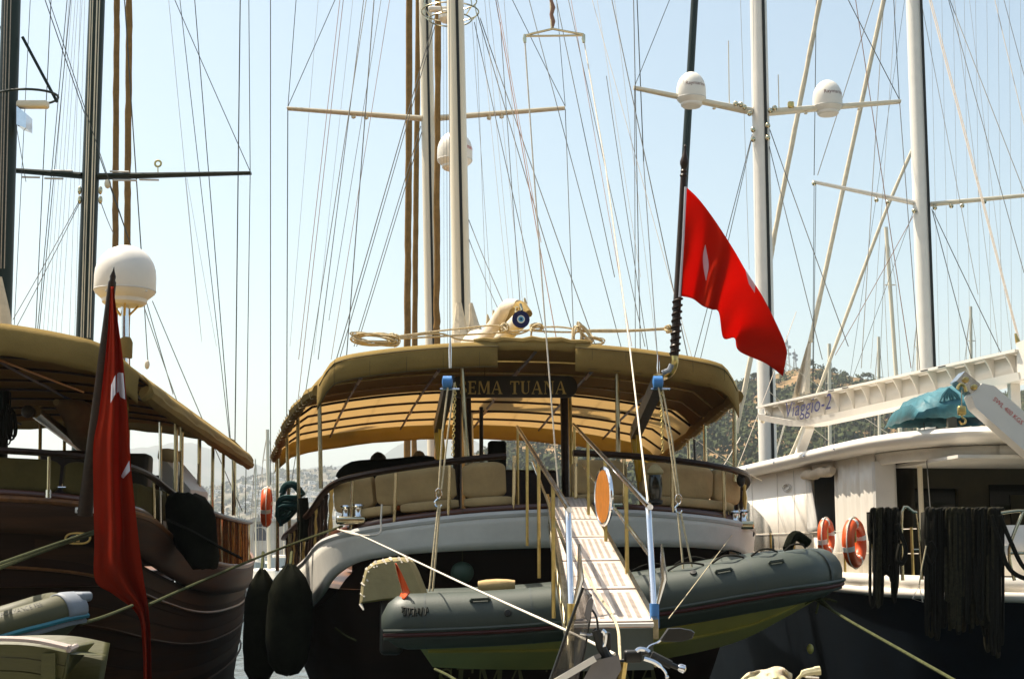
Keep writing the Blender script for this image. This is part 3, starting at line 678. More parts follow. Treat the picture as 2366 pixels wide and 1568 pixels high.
# boat fall ropes and chains
FALLS = [((1036, 884), (1022, 1000), (1013, 1140), 14.6, 14.4), ((1050, 884), (1035, 1000), (1020, 1130), 14.65, 14.4), ((1519, 884), (1545, 1010), (1565, 1150), 14.6, 14.4), ((1528, 884), (1552, 1010), (1570, 1150), 14.65, 14.4)]
for a, b, c, Ya, Yb in FALLS:
    M().tube([P(*a, Ya), P(*b, (Ya+Yb)/2), P(*c, Yb)], .009, 6).obj('fall_rope', 'rope_pale', TA)
for (x0, y0), (x1, y1), Y in (((1052, 884), (1046, 1052), 14.7), ((1527, 890), (1531, 1045), 14.75)):
    a, b = P(x0, y0, Y), P(x1, y1, Y); g = M(); nl = 24
    for k in range(nl):
        c = a.lerp(b, (k+.5)/nl); g.tube([c+V(((.013 if k % 2 else 0)*math.cos(q), (0 if k % 2 else .013)*math.cos(q), .02*math.sin(q))) for q in [6.28318*j/8 for j in range(8)]], .0045, 4, closed=True)
    g.obj('chain', 'brass', TA)
for x, y in ((1013, 1145), (1568, 1158)):
    c = P(x, y, 14.4); g = M(); g.tube([c+V((.03*math.cos(q), 0, .05*math.sin(q)+.02)) for q in [6.28318*j/12 for j in range(12)]], .009, 6, closed=True)
    g.tube([c+V((0, 0, -.02)), c+V((-.035, 0, -.06)), c+V((-.03, 0, -.1)), c+V((.01, 0, -.12)), c+V((.035, 0, -.09))], .012, 6); g.obj('snap_hook', 'chrome', TA)
for a, b, Y in (((1013, 1165), (992, 1365), 14.2), ((1017, 1165), (1000, 1365), 14.3), ((1566, 1180), (1580, 1325), 14.3), ((1572, 1180), (1602, 1322), 14.3)):
    M().tube([P(*a, 14.4), P(*b, Y)], .01, 6).obj('lifting_strop', 'rope_pale', TA)
# mooring bitts at the stern quarters, cleats
for x, y, Y in ((800, 1180, 17.4), (828, 1178, 17.3), (1698, 1192, 17.9), (1718, 1190, 18.0)):
    c = P(x, y, Y); M().lathe(c-V((0, 0, .1)), (0, 0, 1), [(.07, 0), (.06, .03), (.045, .08), (.05, .13), (.075, .15), (.07, .17), (.01, .175)], 12).obj('bollard', 'chrome', TA)
for x, y, Y in ((812, 1196, 17.3), (1708, 1207, 17.9)):
    c = P(x, y, Y); M().rbox(c-V((0, 0, .03)), .36, .16, .1, .03).obj('bollard_plate', 'steel', TA)
for x, y, Y in ((1690, 1230, 18.0), (1733, 1232, 18.3)): M().lathe(P(x, y, Y), (0, -1, 0), [(.01, 0), (.05, .01), (.05, .07), (.01, .1)], 10).obj('fairlead', 'black_plastic', TA)
c = P(1712, 1105, 18.2); M().lathe(c-V((0, 0, .1)), (0, 0, 1), [(.02, 0), (.05, .03), (.06, .09), (.03, .16)], 10).obj('deck_light', 'black_plastic', TA)
# masts, spreaders, booms
mz = mast(TA, 1052, 0, 1068, 790, 24.5, 43, 'mast_white', .2)
mn = mast(TA, 983, 0, 999, 800, 33, 33, 'mast_white', .25)
def spreader(T, x0, y0, x1, y1, Y, h0, h1, m_, Y2=None):
    a, b = P(x0, y0, Y), P(x1, y1, Y2 or Y); k = Y/FPX
    t = (b-a).normalized(); up = V((0, 0, 1)); g = M(); rg = []
    for p, h in ((a, h0), (b, h1)):
        rg.append([p+V((0, .14*math.cos(q)*(h/h0)**.5, 0))+up*(h*k/2)*math.copysign(abs(math.sin(q))**.6, math.sin(q)) for q in [6.28318*j/12 for j in range(12)]])
    g.loft(rg); return g.obj('spreader', m_, T)
spreader(TA, 976, 274, 664, 251, 33, 12, 7, 'cream_alloy'); spreader(TA, 1012, 273, 1305, 250, 33, 12, 7, 'cream_alloy')
for x, y in ((817, 271), (846, 273), (1130, 274), (1159, 271)): M().lathe(P(x, y-6, 33), (0, 0, -1), [(.03, 0), (.055, .03), (.055, .08), (.02, .1)], 10).obj('spreader_lamp', 'cream_alloy', TA)
c = P(1051, 330, 25.6); M().bar(c+V((0, -1, -.36)), c+V((0, .1, -.36)), .12, .05).obj('dome_bracket', 'cream_alloy', TA)
dome(None, 1051, 348, 42, 92, 25.4, 'white antenna dome behind the mizzen mast of the white-sterned gulet', 'Raymarine', 'red_text', tx=.95, ty=-.02)
# radar guard hoops
g = M(); c = P(1040, 22, 25.6)
for dz, rr in ((.16, .5), (-.05, .54), (-.2, .4)):
    g.tube([c+V((rr*math.cos(q), rr*.9*math.sin(q), dz)) for q in [6.28318*j/28 for j in range(28)]], .014, 6, closed=True)
for q in (.4, 1.6, 2.8, 3.6, 4.4, 5.6): g.tube([c+V((.5*math.cos(q), .45*math.sin(q), .16)), c+V((.54*math.cos(q), .49*math.sin(q), -.05)), c+V((.4*math.cos(q), .36*math.sin(q), -.2))], .012, 5)
g.obj('radar_guard', 'steel', TA)
g = M(); g.rbox(c+V((-.1, .0, .0)), .62, .14, .09, .03); g.lathe(c+V((-.06, 0, -.25)), (0, 0, 1), [(.1, 0), (.16, .05), (.16, .18), (.1, .22)], 14); g.bar(c+V((.0, -.2, -.26)), c+V((.1, -1.2, -.26)), .1, .04); g.obj('radar_scanner', 'white_paint', TA)
# furled headsails in brown covers
for pts, Y, wd, m_ in (([(947, -260), (944, 400), (941, 780), (941, 1090)], 40, 17, 'sail_cover'), ([(970, -260), (963, 300), (959, 700), (957, 1090)], 39, 14, 'sail_cover'), ([(1014, -260), (1010, 300), (1009, 700), (1010, 800), (1012, 1060)], 31.5, 16, 'sail_cover')):
    path = smooth_path(PP(pts, Y), 16); r = wd/2*Y/FPX
    M().tube([p+V((.02*noise.noise(V((k*.31, Y, 4))), 0, 0)) for k, p in enumerate(path)], [r*(.93+.16*noise.noise(V((k*.9, Y, 0)))) for k in range(len(path))], 10).obj('furled_headsail', m_, TA)
# mizzen boom, furled sail, blue eye charm
bE, bM = P(1203, 738, 18.6), P(1080, 862, 24.2)
M().tube([bM, bE], .115, 14).obj('boom', 'mast_white', TA)
path = [bM.lerp(bE, t)+V((0, 0, .2+.1*math.sin(t*9))) for t in [k/12*.93 for k in range(13)]]
M().tube([p+V((.03*math.sin(k*2.2), 0, 0)) for k, p in enumerate(path)], [.16, .26, .22, .27, .21, .25, .22, .24, .19, .2, .17, .13, .05], 12).obj('furled_mizzen', 'sail_white', TA)
M().tube([path[9]+V((0, 0, -.05)), path[10]+V((.04, 0, -.06)), path[12]+V((.06, 0, -.06)), bE+V((.11, .02, .08))], [.1, .13, .1, .05], 8).obj('sail_tie_cover', 'canvas', TA)
g = M(); g.tube([P(1060, 700, 24), P(1062, 760, 24), P(1068, 800, 24)], [.05, .13, .2], 8); g.tube([P(1088, 700, 24), P(1095, 750, 24), P(1110, 800, 24)], [.03, .09, .16], 8); g.obj('sail_head', 'furled_sail', TA)
d_ = (bE-bM).normalized(); e0 = bE+d_*.01
EY = thing('eye_charm', e0, 'round navy and white blue-eye charm on the end of the boom', 'charm')
for r0, h0, m_ in ((.118, .012, 'eye_navy'), (.052, .018, 'eye_white'), (.036, .022, 'eye_blue'), (.015, .026, 'eye_navy')): M().lathe(e0, d_, [(.001, 0), (r0, .0), (r0, h0), (.001, h0)], 24).obj('disc', m_, EY)
g = M(); g.tube([bE+V((0, .05, .11)), bE+V((0, .0, .2)), bE+V((.02, -.02, .12))], .02, 6); g.tube([bE+V((-.06, .05, .1)), bE+V((-.05, .02, .17))], .02, 6); g.obj('boom_fitting', 'steel', TA)
# sheet ropes and hanks above the canopy
RP = thing('sheet_rope', P(1190, 770, 18.5), 'pale sheet ropes with hanks tied across above the canopy', 'rope')
rnd = random.Random(5)
for pts in ([(905, 778), (1000, 766), (1080, 757), (1150, 752), (1172, 768), (1192, 772), (1215, 766), (1228, 757)], [(905, 783), (1000, 778), (1080, 773), (1160, 768), (1185, 765), (1225, 762)], [(905, 782), (1010, 770), (1060, 784), (1110, 787), (1160, 778)], [(1225, 757), (1290, 755), (1345, 762), (1400, 762), (1470, 762), (1550, 757)], [(1228, 764), (1300, 767), (1360, 766), (1430, 766), (1550, 760)], [(1228, 765), (1226, 785), (1222, 795), (1220, 783)]):
    M().tube(smooth_path(PP(pts, 18.5), 5), .013, 6).obj('rope', 'rope_pale', RP)
for cx, cy, wx, wy, n_, lean in ((865, 783, 52, 12, 12, .1), (910, 784, 13, 16, 4, 0), (1335, 778, 11, 26, 5, 0), (1352, 770, 14, 24, 4, .5), (1372, 787, 22, 10, 6, 0), (1240, 757, 15, 9, 5, 0), (1165, 757, 10, 9, 4, 0), (1545, 759, 8, 6, 4, 0)):
    g = M()
    for k in range(n_):
        c = P(cx+rnd.uniform(-3, 3), cy+rnd.uniform(-3, 3), 18.45+rnd.uniform(-.06, .06)); sx, sy = (wx*rnd.uniform(.85, 1.05))*18.5/FPX, (wy*rnd.uniform(.6, 1.1))*18.5/FPX; ph = rnd.uniform(-.15, .15)+lean
        g.tube([c+V((sx*math.cos(q)*math.cos(ph)-sy*math.sin(q)*math.sin(ph), .05*math.sin(q*2+k), sx*math.cos(q)*math.sin(ph)*-1+sy*math.sin(q)*math.cos(ph))) for q in [6.28318*j/18 for j in range(18)]], .011, 5, closed=True)
    g.obj('hank', 'rope_pale', RP)
# side gear on the port rail: rope coil and orange lifebuoy
CO = thing('rope_coil', P(672, 1180, 20.5), 'dark teal mooring rope coiled over the port rail', 'rope')
g = M()
for k in range(9):
    c = P(668+rnd.uniform(-3, 5), 1155+k*3.5, 20.4+rnd.uniform(-.1, .1)); rr = .15+.02*rnd.random()
    g.tube([c+V((rr*math.cos(q), .12*math.sin(q), .1*math.cos(q+.5)+.05*math.sin(2*q))) for q in [6.28318*j/16 for j in range(16)]], .026, 6, closed=True)
g.tube(smooth_path(PP([(652, 1140), (660, 1122), (680, 1120), (700, 1145)], 20.4), 5), .05, 8); g.tube(smooth_path(PP([(652, 1140), (645, 1180), (650, 1215)], 20.4), 5), .03, 6); g.obj('coil', 'rope_teal', CO)
g = M(); g.tube(smooth_path(PP([(700, 1150), (704, 1200), (702, 1250)], 20), 5), .07, 8); g.obj('hanging_tail', 'black_cover', CO)
def ring_buoy(cx, cy, Y, rx, ry, yaw, label, group):
    c = P(cx, cy, Y); R0 = ry*Y/FPX; t = thing('lifebuoy', c-V((0, 0, R0)), label, 'lifebuoy', group)
    ax = V((math.cos(yaw), math.sin(yaw), 0)); rt = R0*.25
    M().tube([c+ax*(R0-rt)*math.cos(q)+V((0, 0, (R0-rt)*math.sin(q))) for q in [6.28318*j/32 for j in range(32)]], rt, 12, closed=True).obj('ring', 'orange', t)
    nrm = ax.cross(V((0, 0, 1)))
    for q in (.3, 1.87, 3.44, 5.0):
        d = ax*math.cos(q)+V((0, 0, math.sin(q))); tg = ax*-math.sin(q)+V((0, 0, math.cos(q)))
        M().loft([[c+d*(R0-rt)+tg*s_+(d*math.cos(a)+nrm*math.sin(a))*rt*1.03 for a in [6.28318*j/12 for j in range(12)]] for s_ in (-.03, .03)]).obj('reflective_band', 'white_paint', t)
    g = M(); g.tube([c+ax*(R0*1.03)*math.cos(q)+nrm*.01+V((0, 0, R0*1.03*math.sin(q))) for q in [6.28318*j/32 for j in range(32)]], .008, 5, closed=True); g.obj('grab_line', 'rope_white', t)
    return t
ring_buoy(616, 1170, 22.5, 14, 46, R_(96), 'orange lifebuoy on the port rail of the white-sterned gulet', 'lifebuoys')
# dark fenders squeezed between the two gulets
for i, (x, y, Y, rx, ry, lab) in enumerate(((668, 1430, 17.9, 52, 122, 'big black fender at the port quarter of the white-sterned gulet'), (602, 1445, 18.6, 40, 126, 'black fender hanging between the two gulets'))):
    c = P(x, y, Y); t = thing('boat_fender', c-V((0, 0, .5)), lab, 'fender')
    k = Y/FPX; M().loft([[c+V((r_*rx*k*math.cos(q)*(1+.05*math.sin(7*q+h_*4)+.04*math.sin(3*q+i)), r_*rx*k*math.sin(q)*(1+.05*math.sin(7*q+h_*4)), h_*ry*k+.02*math.sin(5*q))) for q in [6.28318*j/28 for j in range(28)]] for r_, h_ in ((.1, -1), (.5, -.95), (.85, -.75), (.97, -.4), (1, -.1), (.98, .2), (.93, .5), (.7, .75), (.35, .92), (.15, 1))]).obj('body', 'black_cover', t)
    M().tube([c+V((0, 0, ry*k*.98)), P(x+6, 1275, Y+.4)], .02, 6).obj('lanyard', 'rope_green', t)
c = P(1068, 1322, 17.1); t = thing('boat_fender', c-V((0, 0, .1)), 'small round dark green fender hung on a line under the white stern', 'fender')
M().ball(c, (.14, .14, .13), 14, 10).obj('body', 'fender_green', t); M().tube([c+V((0, 0, .12)), P(1069, 1210, 16.9), P(1070, 1165, 16.95)], .004, 5).obj('lanyard', 'rope_green', t)
# ================================================================ GANGWAY
GW = thing('gangway', P(1310, 1150, 17.3), 'steel gangway with white perforated treads and pipe handrails leading up to the gulet stern', 'gangway')
def gw(s, t):       # s: 0 quay end .. 1 stern end, t: 0 left .. 1 right, on the walking surface
    nl, nr, fl, fr_ = P(1325, 1440, 9.0), P(1508, 1437, 9.0), P(1268, 1148, 17.4), P(1351, 1148, 17.4)
    return nl.lerp(fl, s).lerp(nr.lerp(fr_, s), t)
gu = ((gw(1, .5)-gw(0, .5)).normalized()); gs = (gw(0, 1)-gw(0, 0)).normalized(); gn = gs.cross(gu).normalized()
if gn.z < 0: gn = -gn
# treads: each panel a plate with rows of real slots
edges = [0, .155, .33, .52, .7, .86, 1.0]
for k in range(6):
    s0, s1 = edges[k]+.004, edges[k+1]-.004; g = M(); rows = max(8, int(round(26*(s1-s0)/.17))); cols = 7
    if k >= 4: rows = 10
    # build plate as cells: solid margins, each slot row alternates bar / hole
    ms = .018 if k < 4 else .01
    us = [s0, s0+ms*.7]; h = (s1-s0-1.4*ms)/rows
    for r in range(rows): us += [s0+ms*.7+h*(r+.5), s0+ms*.7+h*(r+1)]
    us.append(s1)
    vs_ = [0]; wc = .84/cols
    for c in range(cols): vs_ += [.08+wc*c+wc*.28, .08+wc*c+wc*.78]
    vs_.append(1)
    pts = [[gw(a, b) for b in vs_] for a in us]; nn = len(vs_)
    flat = [p for r in pts for p in r]; fs = []
    for i in range(len(us)-1):
        for j in range(nn-1):
            hole = (i >= 1 and i % 2 == 1 and i < len(us)-2 and j % 2 == 1)
            if not hole: fs.append((i*nn+j, i*nn+j+1, (i+1)*nn+j+1, (i+1)*nn+j))
    g.add(flat, fs); g.obj('tread', 'tread_paint', GW, smooth=0, thick=.01)
M().add([gw(a, b)-gn*.03 for a, b in ((.0, .02), (.0, .98), (1, .98), (1, .02))], [(0, 1, 2, 3)]).obj('tread_backing', 'varnish_gold', GW, smooth=0, thick=.006)
for t_ in (-.03, 1.03):
    M().bar(gw(-.005, t_)-gn*.035, gw(1.02, t_)-gn*.035, .035, .12, gn).obj('side_beam', 'steel', GW, smooth=0)
    M().tube([gw(0, t_)-gn*.26, gw(.25, t_)-gn*.3, gw(1, t_)-gn*.3], .018, 8).obj('lower_chord', 'steel', GW)
    for k in range(9):
        M().tube([gw(.02+k*.11, t_)-gn*.06, gw(.07+k*.11, t_)-gn*.29], .009, 5).obj('truss_strut', 'steel', GW)
        M().tube([gw(.07+k*.11, t_)-gn*.29, gw(.13+k*.11, t_)-gn*.06], .009, 5).obj('truss_strut', 'steel', GW)
M().bar(gw(-.008, 0), gw(-.008, 1), .03, .02, gn).obj('nosing', 'grey_white', GW, smooth=0)
M().bar(gw(0, 0)-gn*.16, gw(0, 1)-gn*.16, .03, .26, gn).obj('end_plate', 'hypalon_dark', GW, smooth=0)
for tl, far, bend, base in ((-.03, (1195, 985, 18.0), (1312, 1172, 9.5), (1320, 1412, 9.1)), (1.03, (1325, 980, 18.0), (1497, 1166, 9.5), (1512, 1412, 9.1))):
    a, b, c = P(*far), P(*bend), P(*base)
    M().tube(smooth_path([a, a.lerp(b, .5), a.lerp(b, .97), b+(c-b)*.03, b.lerp(c, .3), b.lerp(c, .65), c], 5), .021, 10).obj('handrail', 'chrome', GW)
    mid0, mid1 = a.lerp(gw(1.02, tl), .52), b.lerp(c, .5)
    M().tube([mid0, mid1], .014, 8).obj('mid_rail', 'chrome', GW)
    for k in (.02, .316, .585, .822):
        h_ = a.lerp(b, k); s_ = (h_.y-9.0)/8.4
        M().tube([h_, V((h_.x, h_.y, 0))+V((0, 0, gw(s_, tl).z-.32))], .016, 8).obj('stanchion', 'brass', GW)
    M().tube([c+V((0, 0, .05)), c+V((0, 0, -.1))], .03, 10).obj('end_socket', 'pulley_blue' if tl > 1 else 'brass', GW)
    M().tube([c+V((.05, -.02, .42)), c+V((.06, -.02, .2)), c+V((.02, -.02, .05))], [.008, .022, .012], 8).obj('turnbuckle', 'chrome', GW)
# round glowing-orange disc sign on the right handrail
dc = P(1395, 1146, 12.3); rD = 64*12.3/FPX; ax = V((-.975, -.215, 0)).normalized()
RS = thing('round_sign', dc-V((0, 0, rD)), 'round translucent orange disc in a chrome ring fixed to the gangway handrail', 'sign')
M().lathe(dc, ax, [(.001, .012), (rD*.95, .012), (rD*.95, -.01), (.001, -.01)], 36).obj('disc', 'orange_glow', RS)
aa = ax.orthogonal().normalized(); bb = ax.cross(aa)
M().tube([dc+(aa*math.cos(q)+bb*math.sin(q))*rD for q in [6.28318*j/40 for j in range(40)]], .018, 8, closed=True).obj('rim', 'chrome', RS)
M().tube([dc+V((.02, 0, -rD*.3)), dc+V((.16, .06, -rD*.3))], .015, 6).obj('clamp', 'steel', RS)
# bridle from the lifting bar to the gangway
LB = thing('lifting_bar', P(1280, 95, 15), 'steel lifting bar with rope bridle hanging above the gangway', 'lifting bar')
Yb = 15.0
g = M(); g.tube(PP([(1213, 83), (1230, 78), (1277, 67), (1325, 76), (1349, 80)], Yb), .014, 8); g.tube(PP([(1213, 84), (1349, 82)], Yb), .012, 6); g.obj('bar', 'steel', LB)
for x in (1213, 1349): M().tube(PP([(x, 80), (x-1, 90), (x, 99)], Yb), [.016, .022, .016], 8).obj('shackle', 'steel', LB)
M().tube(smooth_path(PP([(1270, -160), (1274, 10), (1276, 66)], Yb), 8), [.018]*17, 6).obj('hoist_rope', 'rope_pale', LB)
M().tube(PP([(1273, 0), (1278, 18), (1274, 34), (1278, 50), (1276, 66)], Yb), [.018, .026, .022, .026, .015], 8).obj('hoist_knot', 'wire_rust', LB)
M().tube(PP([(1213, 99), (1232, 380), (1256, 700), (1290, 1130)], Yb), .008, 6).obj('bridle_rope', 'rope_white', LB)
M().tube(PP([(1290, 1130), (1292, 1180), (1300, 1260)], 11.5), .003, 5).obj('bridle_tail', 'rope_white', LB)
M().tube([P(1350, 99, Yb), P(1400, 390, 14), P(1455, 800, 12.4), P(1497, 1160, 9.6)], .007, 6).obj('bridle_rope', 'rope_white', LB)
# ================================================================ TENDER
Yn = 13.6
TD = thing('inflatable_tender', P(1400, 1450, 14.2), 'grey inflatable tender with cream hull slung across under the gangway', 'dinghy')
near = [P(882, 1436, Yn), P(1000, 1433, Yn), P(1190, 1424, Yn), P(1390, 1405, Yn), P(1590, 1376, Yn), P(1745, 1348, Yn), P(1852, 1329, Yn+.15)]
bow = P(1890, 1320, Yn+.75)
far = [p+V((.0, 1.45, .0)) for p in near]; far[-1] = P(1820, 1324, Yn+1.35); far[-2] = near[-2]+V((.02, 1.42, 0))
pth = smooth_path(near+[bow]+far[::-1], 5); rT = .258; nP = len(pth)
rs = []
for k in range(nP):
    d = min(k, nP-1-k); rs.append(rT*min(1, math.sqrt(max(.02, (d+.15)/2.6))) if d < 3 else rT*(1-.1*math.exp(-((k-nP/2)/5)**2)))
M().tube(pth, rs, 20).obj('tube', 'hypalon', TD, smooth=60)
def on_tube(k, a, e=1.0):
    i = int(k); f = k-i; p = pth[i].lerp(pth[i+1], f); t = (pth[i+1]-pth[i]).normalized(); sd = V((t.y, -t.x, 0)).normalized(); up = sd.cross(t)
    if up.z < 0: up = -up
    return p+(sd*math.cos(a)+up*math.sin(a))*rT*e
nn_ = (len(near)+0)*5
for a, m_, nm, w_ in ((-.28, 'hypalon', 'rubbing_strake', .018), (-.45, 'rib_red', 'red_stripe', .02), (-.6, 'hypalon', 'rubbing_strake', .016)):
    M().tube([on_tube(.6+k*.5, a, 1.0) for k in range(int((nP-2)*2)-2)], w_, 6).obj(nm, m_, TD)
for k in (7.5, 15, 22, 26):
    M().tube([on_tube(k, .75, 1.0), on_tube(k+.1, .75, 1.09), on_tube(k+1.0, .75, 1.09), on_tube(k+1.1, .75, 1.0)], .018, 6).obj('grab_handle', 'hypalon', TD)
for k in (19, 22, 25, 28, 44, 47, 50):
    if k+3 < nP-1: M().tube(smooth_path([on_tube(k, 1.45, 1.02), on_tube(k+.8, 1.35, 1.22), on_tube(k+1.6, 1.3, 1.2), on_tube(k+2.4, 1.45, 1.02)], 5), .01, 5).obj('grab_line', 'rope_black', TD)
for k in (4.5, 11, 18, 24.5, 31):
    M().loft([[on_tube(k+d, a, 1.006) for a in [R_(-95+190*j/18) for j in range(19)]] for d in (-.06, .06)], wrap=False).obj('seam_tape', 'hypalon_dark', TD)
for k, a in ((9.6, .2), (20.5, .95)): M().lathe(on_tube(k, a, 1.0), on_tube(k, a, 1.2)-on_tube(k, a, 1.0), [(.001, .0), (.035, .0), (.03, .012), (.001, .014)], 12).obj('valve', 'black_plastic', TD)
kb = nP//2-1
g = M(); c = pth[kb]+V((-.2, 0, rT)); g.tube(smooth_path([c+V((-.12, -.1, -.04)), c+V((-.02, 0, .1)), c+V((.12, .05, .02))], 5), .05, 8); g.obj('bow_cover', 'black_cover', TD)
g = M()
for k in range(5): g.tube([on_tube(2.7+k*.42+j*.06, .38+.16*math.sin(j*1.3+k*2), 1.01) for j in range(7)], .012, 4)
g.tube([on_tube(2.6+j*.3, .58-.02*j, 1.01) for j in range(5)], .01, 4); g.obj('brand_script', 'black_text', TD)
# rigid hull below
ch = PP([(960, 1482), (1130, 1481), (1300, 1476), (1500, 1460), (1700, 1422), (1810, 1396), (1890, 1376)], Yn+.12)
sp = PP([(990, 1504), (1130, 1503), (1300, 1500), (1500, 1488), (1700, 1452), (1810, 1412), (1892, 1378)], Yn+.3)
ke = PP([(1000, 1540), (1130, 1545), (1300, 1544), (1500, 1526), (1690, 1486), (1810, 1428), (1893, 1380)], Yn+.72)
ke[-1] = V((ke[-1].x, Yn+.72, ke[-1].z)); sp[-1] = V((sp[-1].x, Yn+.66, sp[-1].z)); ch[-1] = V((ch[-1].x-.05, Yn+.55, ch[-1].z+.03))
S = lambda q: smooth_path(q, 5)
mir = lambda q: [V((p.x, 2*(Yn+.72)-p.y, p.z)) for p in q]
sp1 = [p+V((0, -.02, -.012)) for p in sp]
M().loft([S([p+V((0, .05, .16)) for p in ch]), S(ch), S(sp), S(sp1), S(ke), S(mir(sp)), S(mir(ch)), S([p+V((0, -.05, .16)) for p in mir(ch)])], wrap=False).obj('hull', 'gel_cream', TD, smooth=28)
M().add([ch[0]+V((0, .05, .16)), ch[0], sp[0], ke[0], mir(sp)[0], mir(ch)[0], mir(ch)[0]+V((0, -.05, .16))], [tuple(range(7))]).obj('transom', 'gel_cream', TD, smooth=0)
M().tube(S([p+V((0, -.01, 0)) for p in sp]), .014, 5).obj('spray_rail', 'gel_cream', TD)
M().ball(P(1872, 1558-60, Yn+.7), (.035, .035, .05), 8, 6).obj('bow_eye', 'gel_cream', TD)
pad([P(1105, 1352, 14.1), P(1190, 1350, 14.1)], .4, .12, TD, 'seat', 'cushion')
M().add([near[1]+V((0, .2, -.1)), near[5]+V((0, .25, -.1)), far[5]+V((0, -.25, -.1)), far[1]+V((0, -.2, -.1))], [(0, 1, 2, 3)]).obj('floor', 'hypalon_dark', TD, smooth=0)
# outboard under a cream cover
OB = thing('outboard_motor', P(905, 1400, 14.5), 'outboard motor under a wrinkled cream canvas cover on the grey tender', 'outboard motor')
ol = [(832, 1394), (836, 1345), (846, 1312), (866, 1296), (900, 1288), (938, 1286), (956, 1296), (968, 1320), (984, 1360), (990, 1374), (940, 1380), (880, 1387)]
rings = []
cc = P(905, 1345, 14.5)
for dy, k in ((-.2, .86), (-.17, .96), (0, 1), (.17, .96), (.2, .86)):
    rings.append([cc+(P(x, y, 14.5)-cc)*k*(1+.012*math.sin(x*.4+dy*20))+V((0, dy, 0)) for x, y in ol])
M().loft(rings).obj('cover', 'cover_cream', OB, smooth=30)
g = M()
for k in range(11):
    f = k/10; i = f*5; a_, b_ = ol[int(i)], ol[min(int(i)+1, 11)]; x, y = lerp(a_[0], b_[0], i-int(i)), lerp(a_[1], b_[1], i-int(i))
    M().tube([P(x+1, y+1, 14.34), P(x+8+3*math.sin(k*3), y+10+4*math.cos(k*2), 14.295)], [.02, .008], 5).obj('gather', 'rope_white', OB)

g = M(); g.rbox(P(905, 1440, 14.55), .22, .3, .6, .05); g.obj('leg', 'black_plastic', OB)
# pennant
PN = thing('pennant', P(935, 1385, 13.45), 'small orange pennant drooping on the stern tube of the grey tender', 'flag')
def pn(a, c):
    l = [(913, 1300), (916, 1315), (922, 1340), (928, 1365), (922, 1382)]; r_ = [(915, 1300), (926, 1320), (938, 1345), (948, 1368), (936, 1384)]
    i = min(int(c*4), 3); f = c*4-i; A_ = (lerp(l[i][0], l[i+1][0], f), lerp(l[i][1], l[i+1][1], f)); B_ = (lerp(r_[i][0], r_[i+1][0], f), lerp(r_[i][1], r_[i+1][1], f))
    return P(lerp(A_[0], B_[0], a), lerp(A_[1], B_[1], a), 13.5+.05*math.sin(a*3.1+c*2))
M().grid(pn, 6, 12).obj('cloth', 'orange', PN, thick=.004); M().tube(PP([(912, 1298), (933, 1384)], 13.55), .008, 5).obj('stick', 'steel', PN)
# ================================================================ FLAGS
def cloth(T, left, right, Y, fold, m_, nu=40, nv=60, thick=.003, name='cloth'):
    l, r = smooth_path([V((x, y, 0)) for x, y in left], 12), smooth_path([V((x, y, 0)) for x, y in right], 12)
    def f(a, c):
        i = c*(len(l)-1); k = min(int(i), len(l)-2); p = l[k].lerp(l[k+1], i-k)
        i = c*(len(r)-1); k = min(int(i), len(r)-2); q = r[k].lerp(r[k+1], i-k)
        d = p.lerp(q, a); return P(d.x, d.y, Y+fold(a, c))
    M().grid(f, nu, nv).obj(name, m_, T, thick=thick, smooth=80); return f
FP = thing('flagpole', P(1535, 872, 15.5), 'leaning varnished flagstaff with turned finial at the gulet stern', 'flagpole')
top, bt = P(1580, 400, 15.4), P(1559, 822, 15.4)
M().tube([top, bt], [.036, .044], 12).obj('staff', 'varnish_dark', FP)
d = (top-bt).normalized(); M().lathe(top-d*.05, d, [(.036, 0), (.045, .02), (.03, .05), (.04, .07), (.028, .09), (.048, .15), (.05, .18), (.03, .25), (.016, .3), (.01, .33), (.016, .36), (.001, .38)], 14).obj('finial', 'varnish_dark', FP)
g = M(); q0 = P(1566, 690, 15.4); L_ = (bt-q0); sd = V((1, 0, 0)); fw = L_.normalized().cross(sd)
g.tube([q0+L_*(k/90)+(sd*math.cos(k*.62)+fw*math.sin(k*.62))*.047 for k in range(91)], .016, 5); g.obj('wound_halyard', 'varnish_dark', FP)
M().tube(smooth_path([bt+d*.1, bt, P(1559, 838, 15.4), P(1552, 858, 15.45), P(1535, 870, 15.5), P(1515, 872, 15.0)], 6), .038, 12).obj('bent_socket', 'brass', FP)
M().tube(PP([(1530, 862), (1546, 855), (1552, 842)], 15.34), .03, 8).obj('socket_pad', 'dinghy_pad', FP)
FL = thing('flag', P(1576, 690, 15.4), 'large red flag with white crescent and star flying from the leaning flagstaff', 'flag')
hoist = [(1586, 432), (1582, 520), (1578, 600), (1572, 686)]
def edge(a, c):
    pass
# fly runs away from the hoist: parametrise by columns from hoist to fly
cols_t = [(1583, 430), (1605, 450), (1626, 474), (1651, 508), (1674, 543), (1699, 583), (1724, 626), (1765, 690), (1808, 778), (1819, 815)]
cols_b = [(1573, 684), (1600, 690), (1624, 707), (1645, 715), (1661, 722), (1671, 780), (1697, 781), (1708, 811), (1769, 839), (1809, 869)]
def ffold(a, c):
    return .42*math.sin(c*10+a*1.6)*(.25+.75*c)*(.4+.6*a)+.13*math.sin(c*21+a*4+1)*a+.12*c
ff = cloth(FL, cols_t, cols_b, 15.42, lambda a, c: ffold(a, c), 'flag_red', 34, 80)
M().tube(PP([(1584, 432), (1578, 560), (1570, 686)], 15.36), .014, 6).obj('hoist_band', 'flag_white', FL)
def patch(f, pts, m_, name, T, off=-.012):
    g = M(); g.add([f(a, c)+V((0, off, 0)) for a, c in pts], [tuple(range(len(pts)))]); g.obj(name, m_, T, smooth=0)
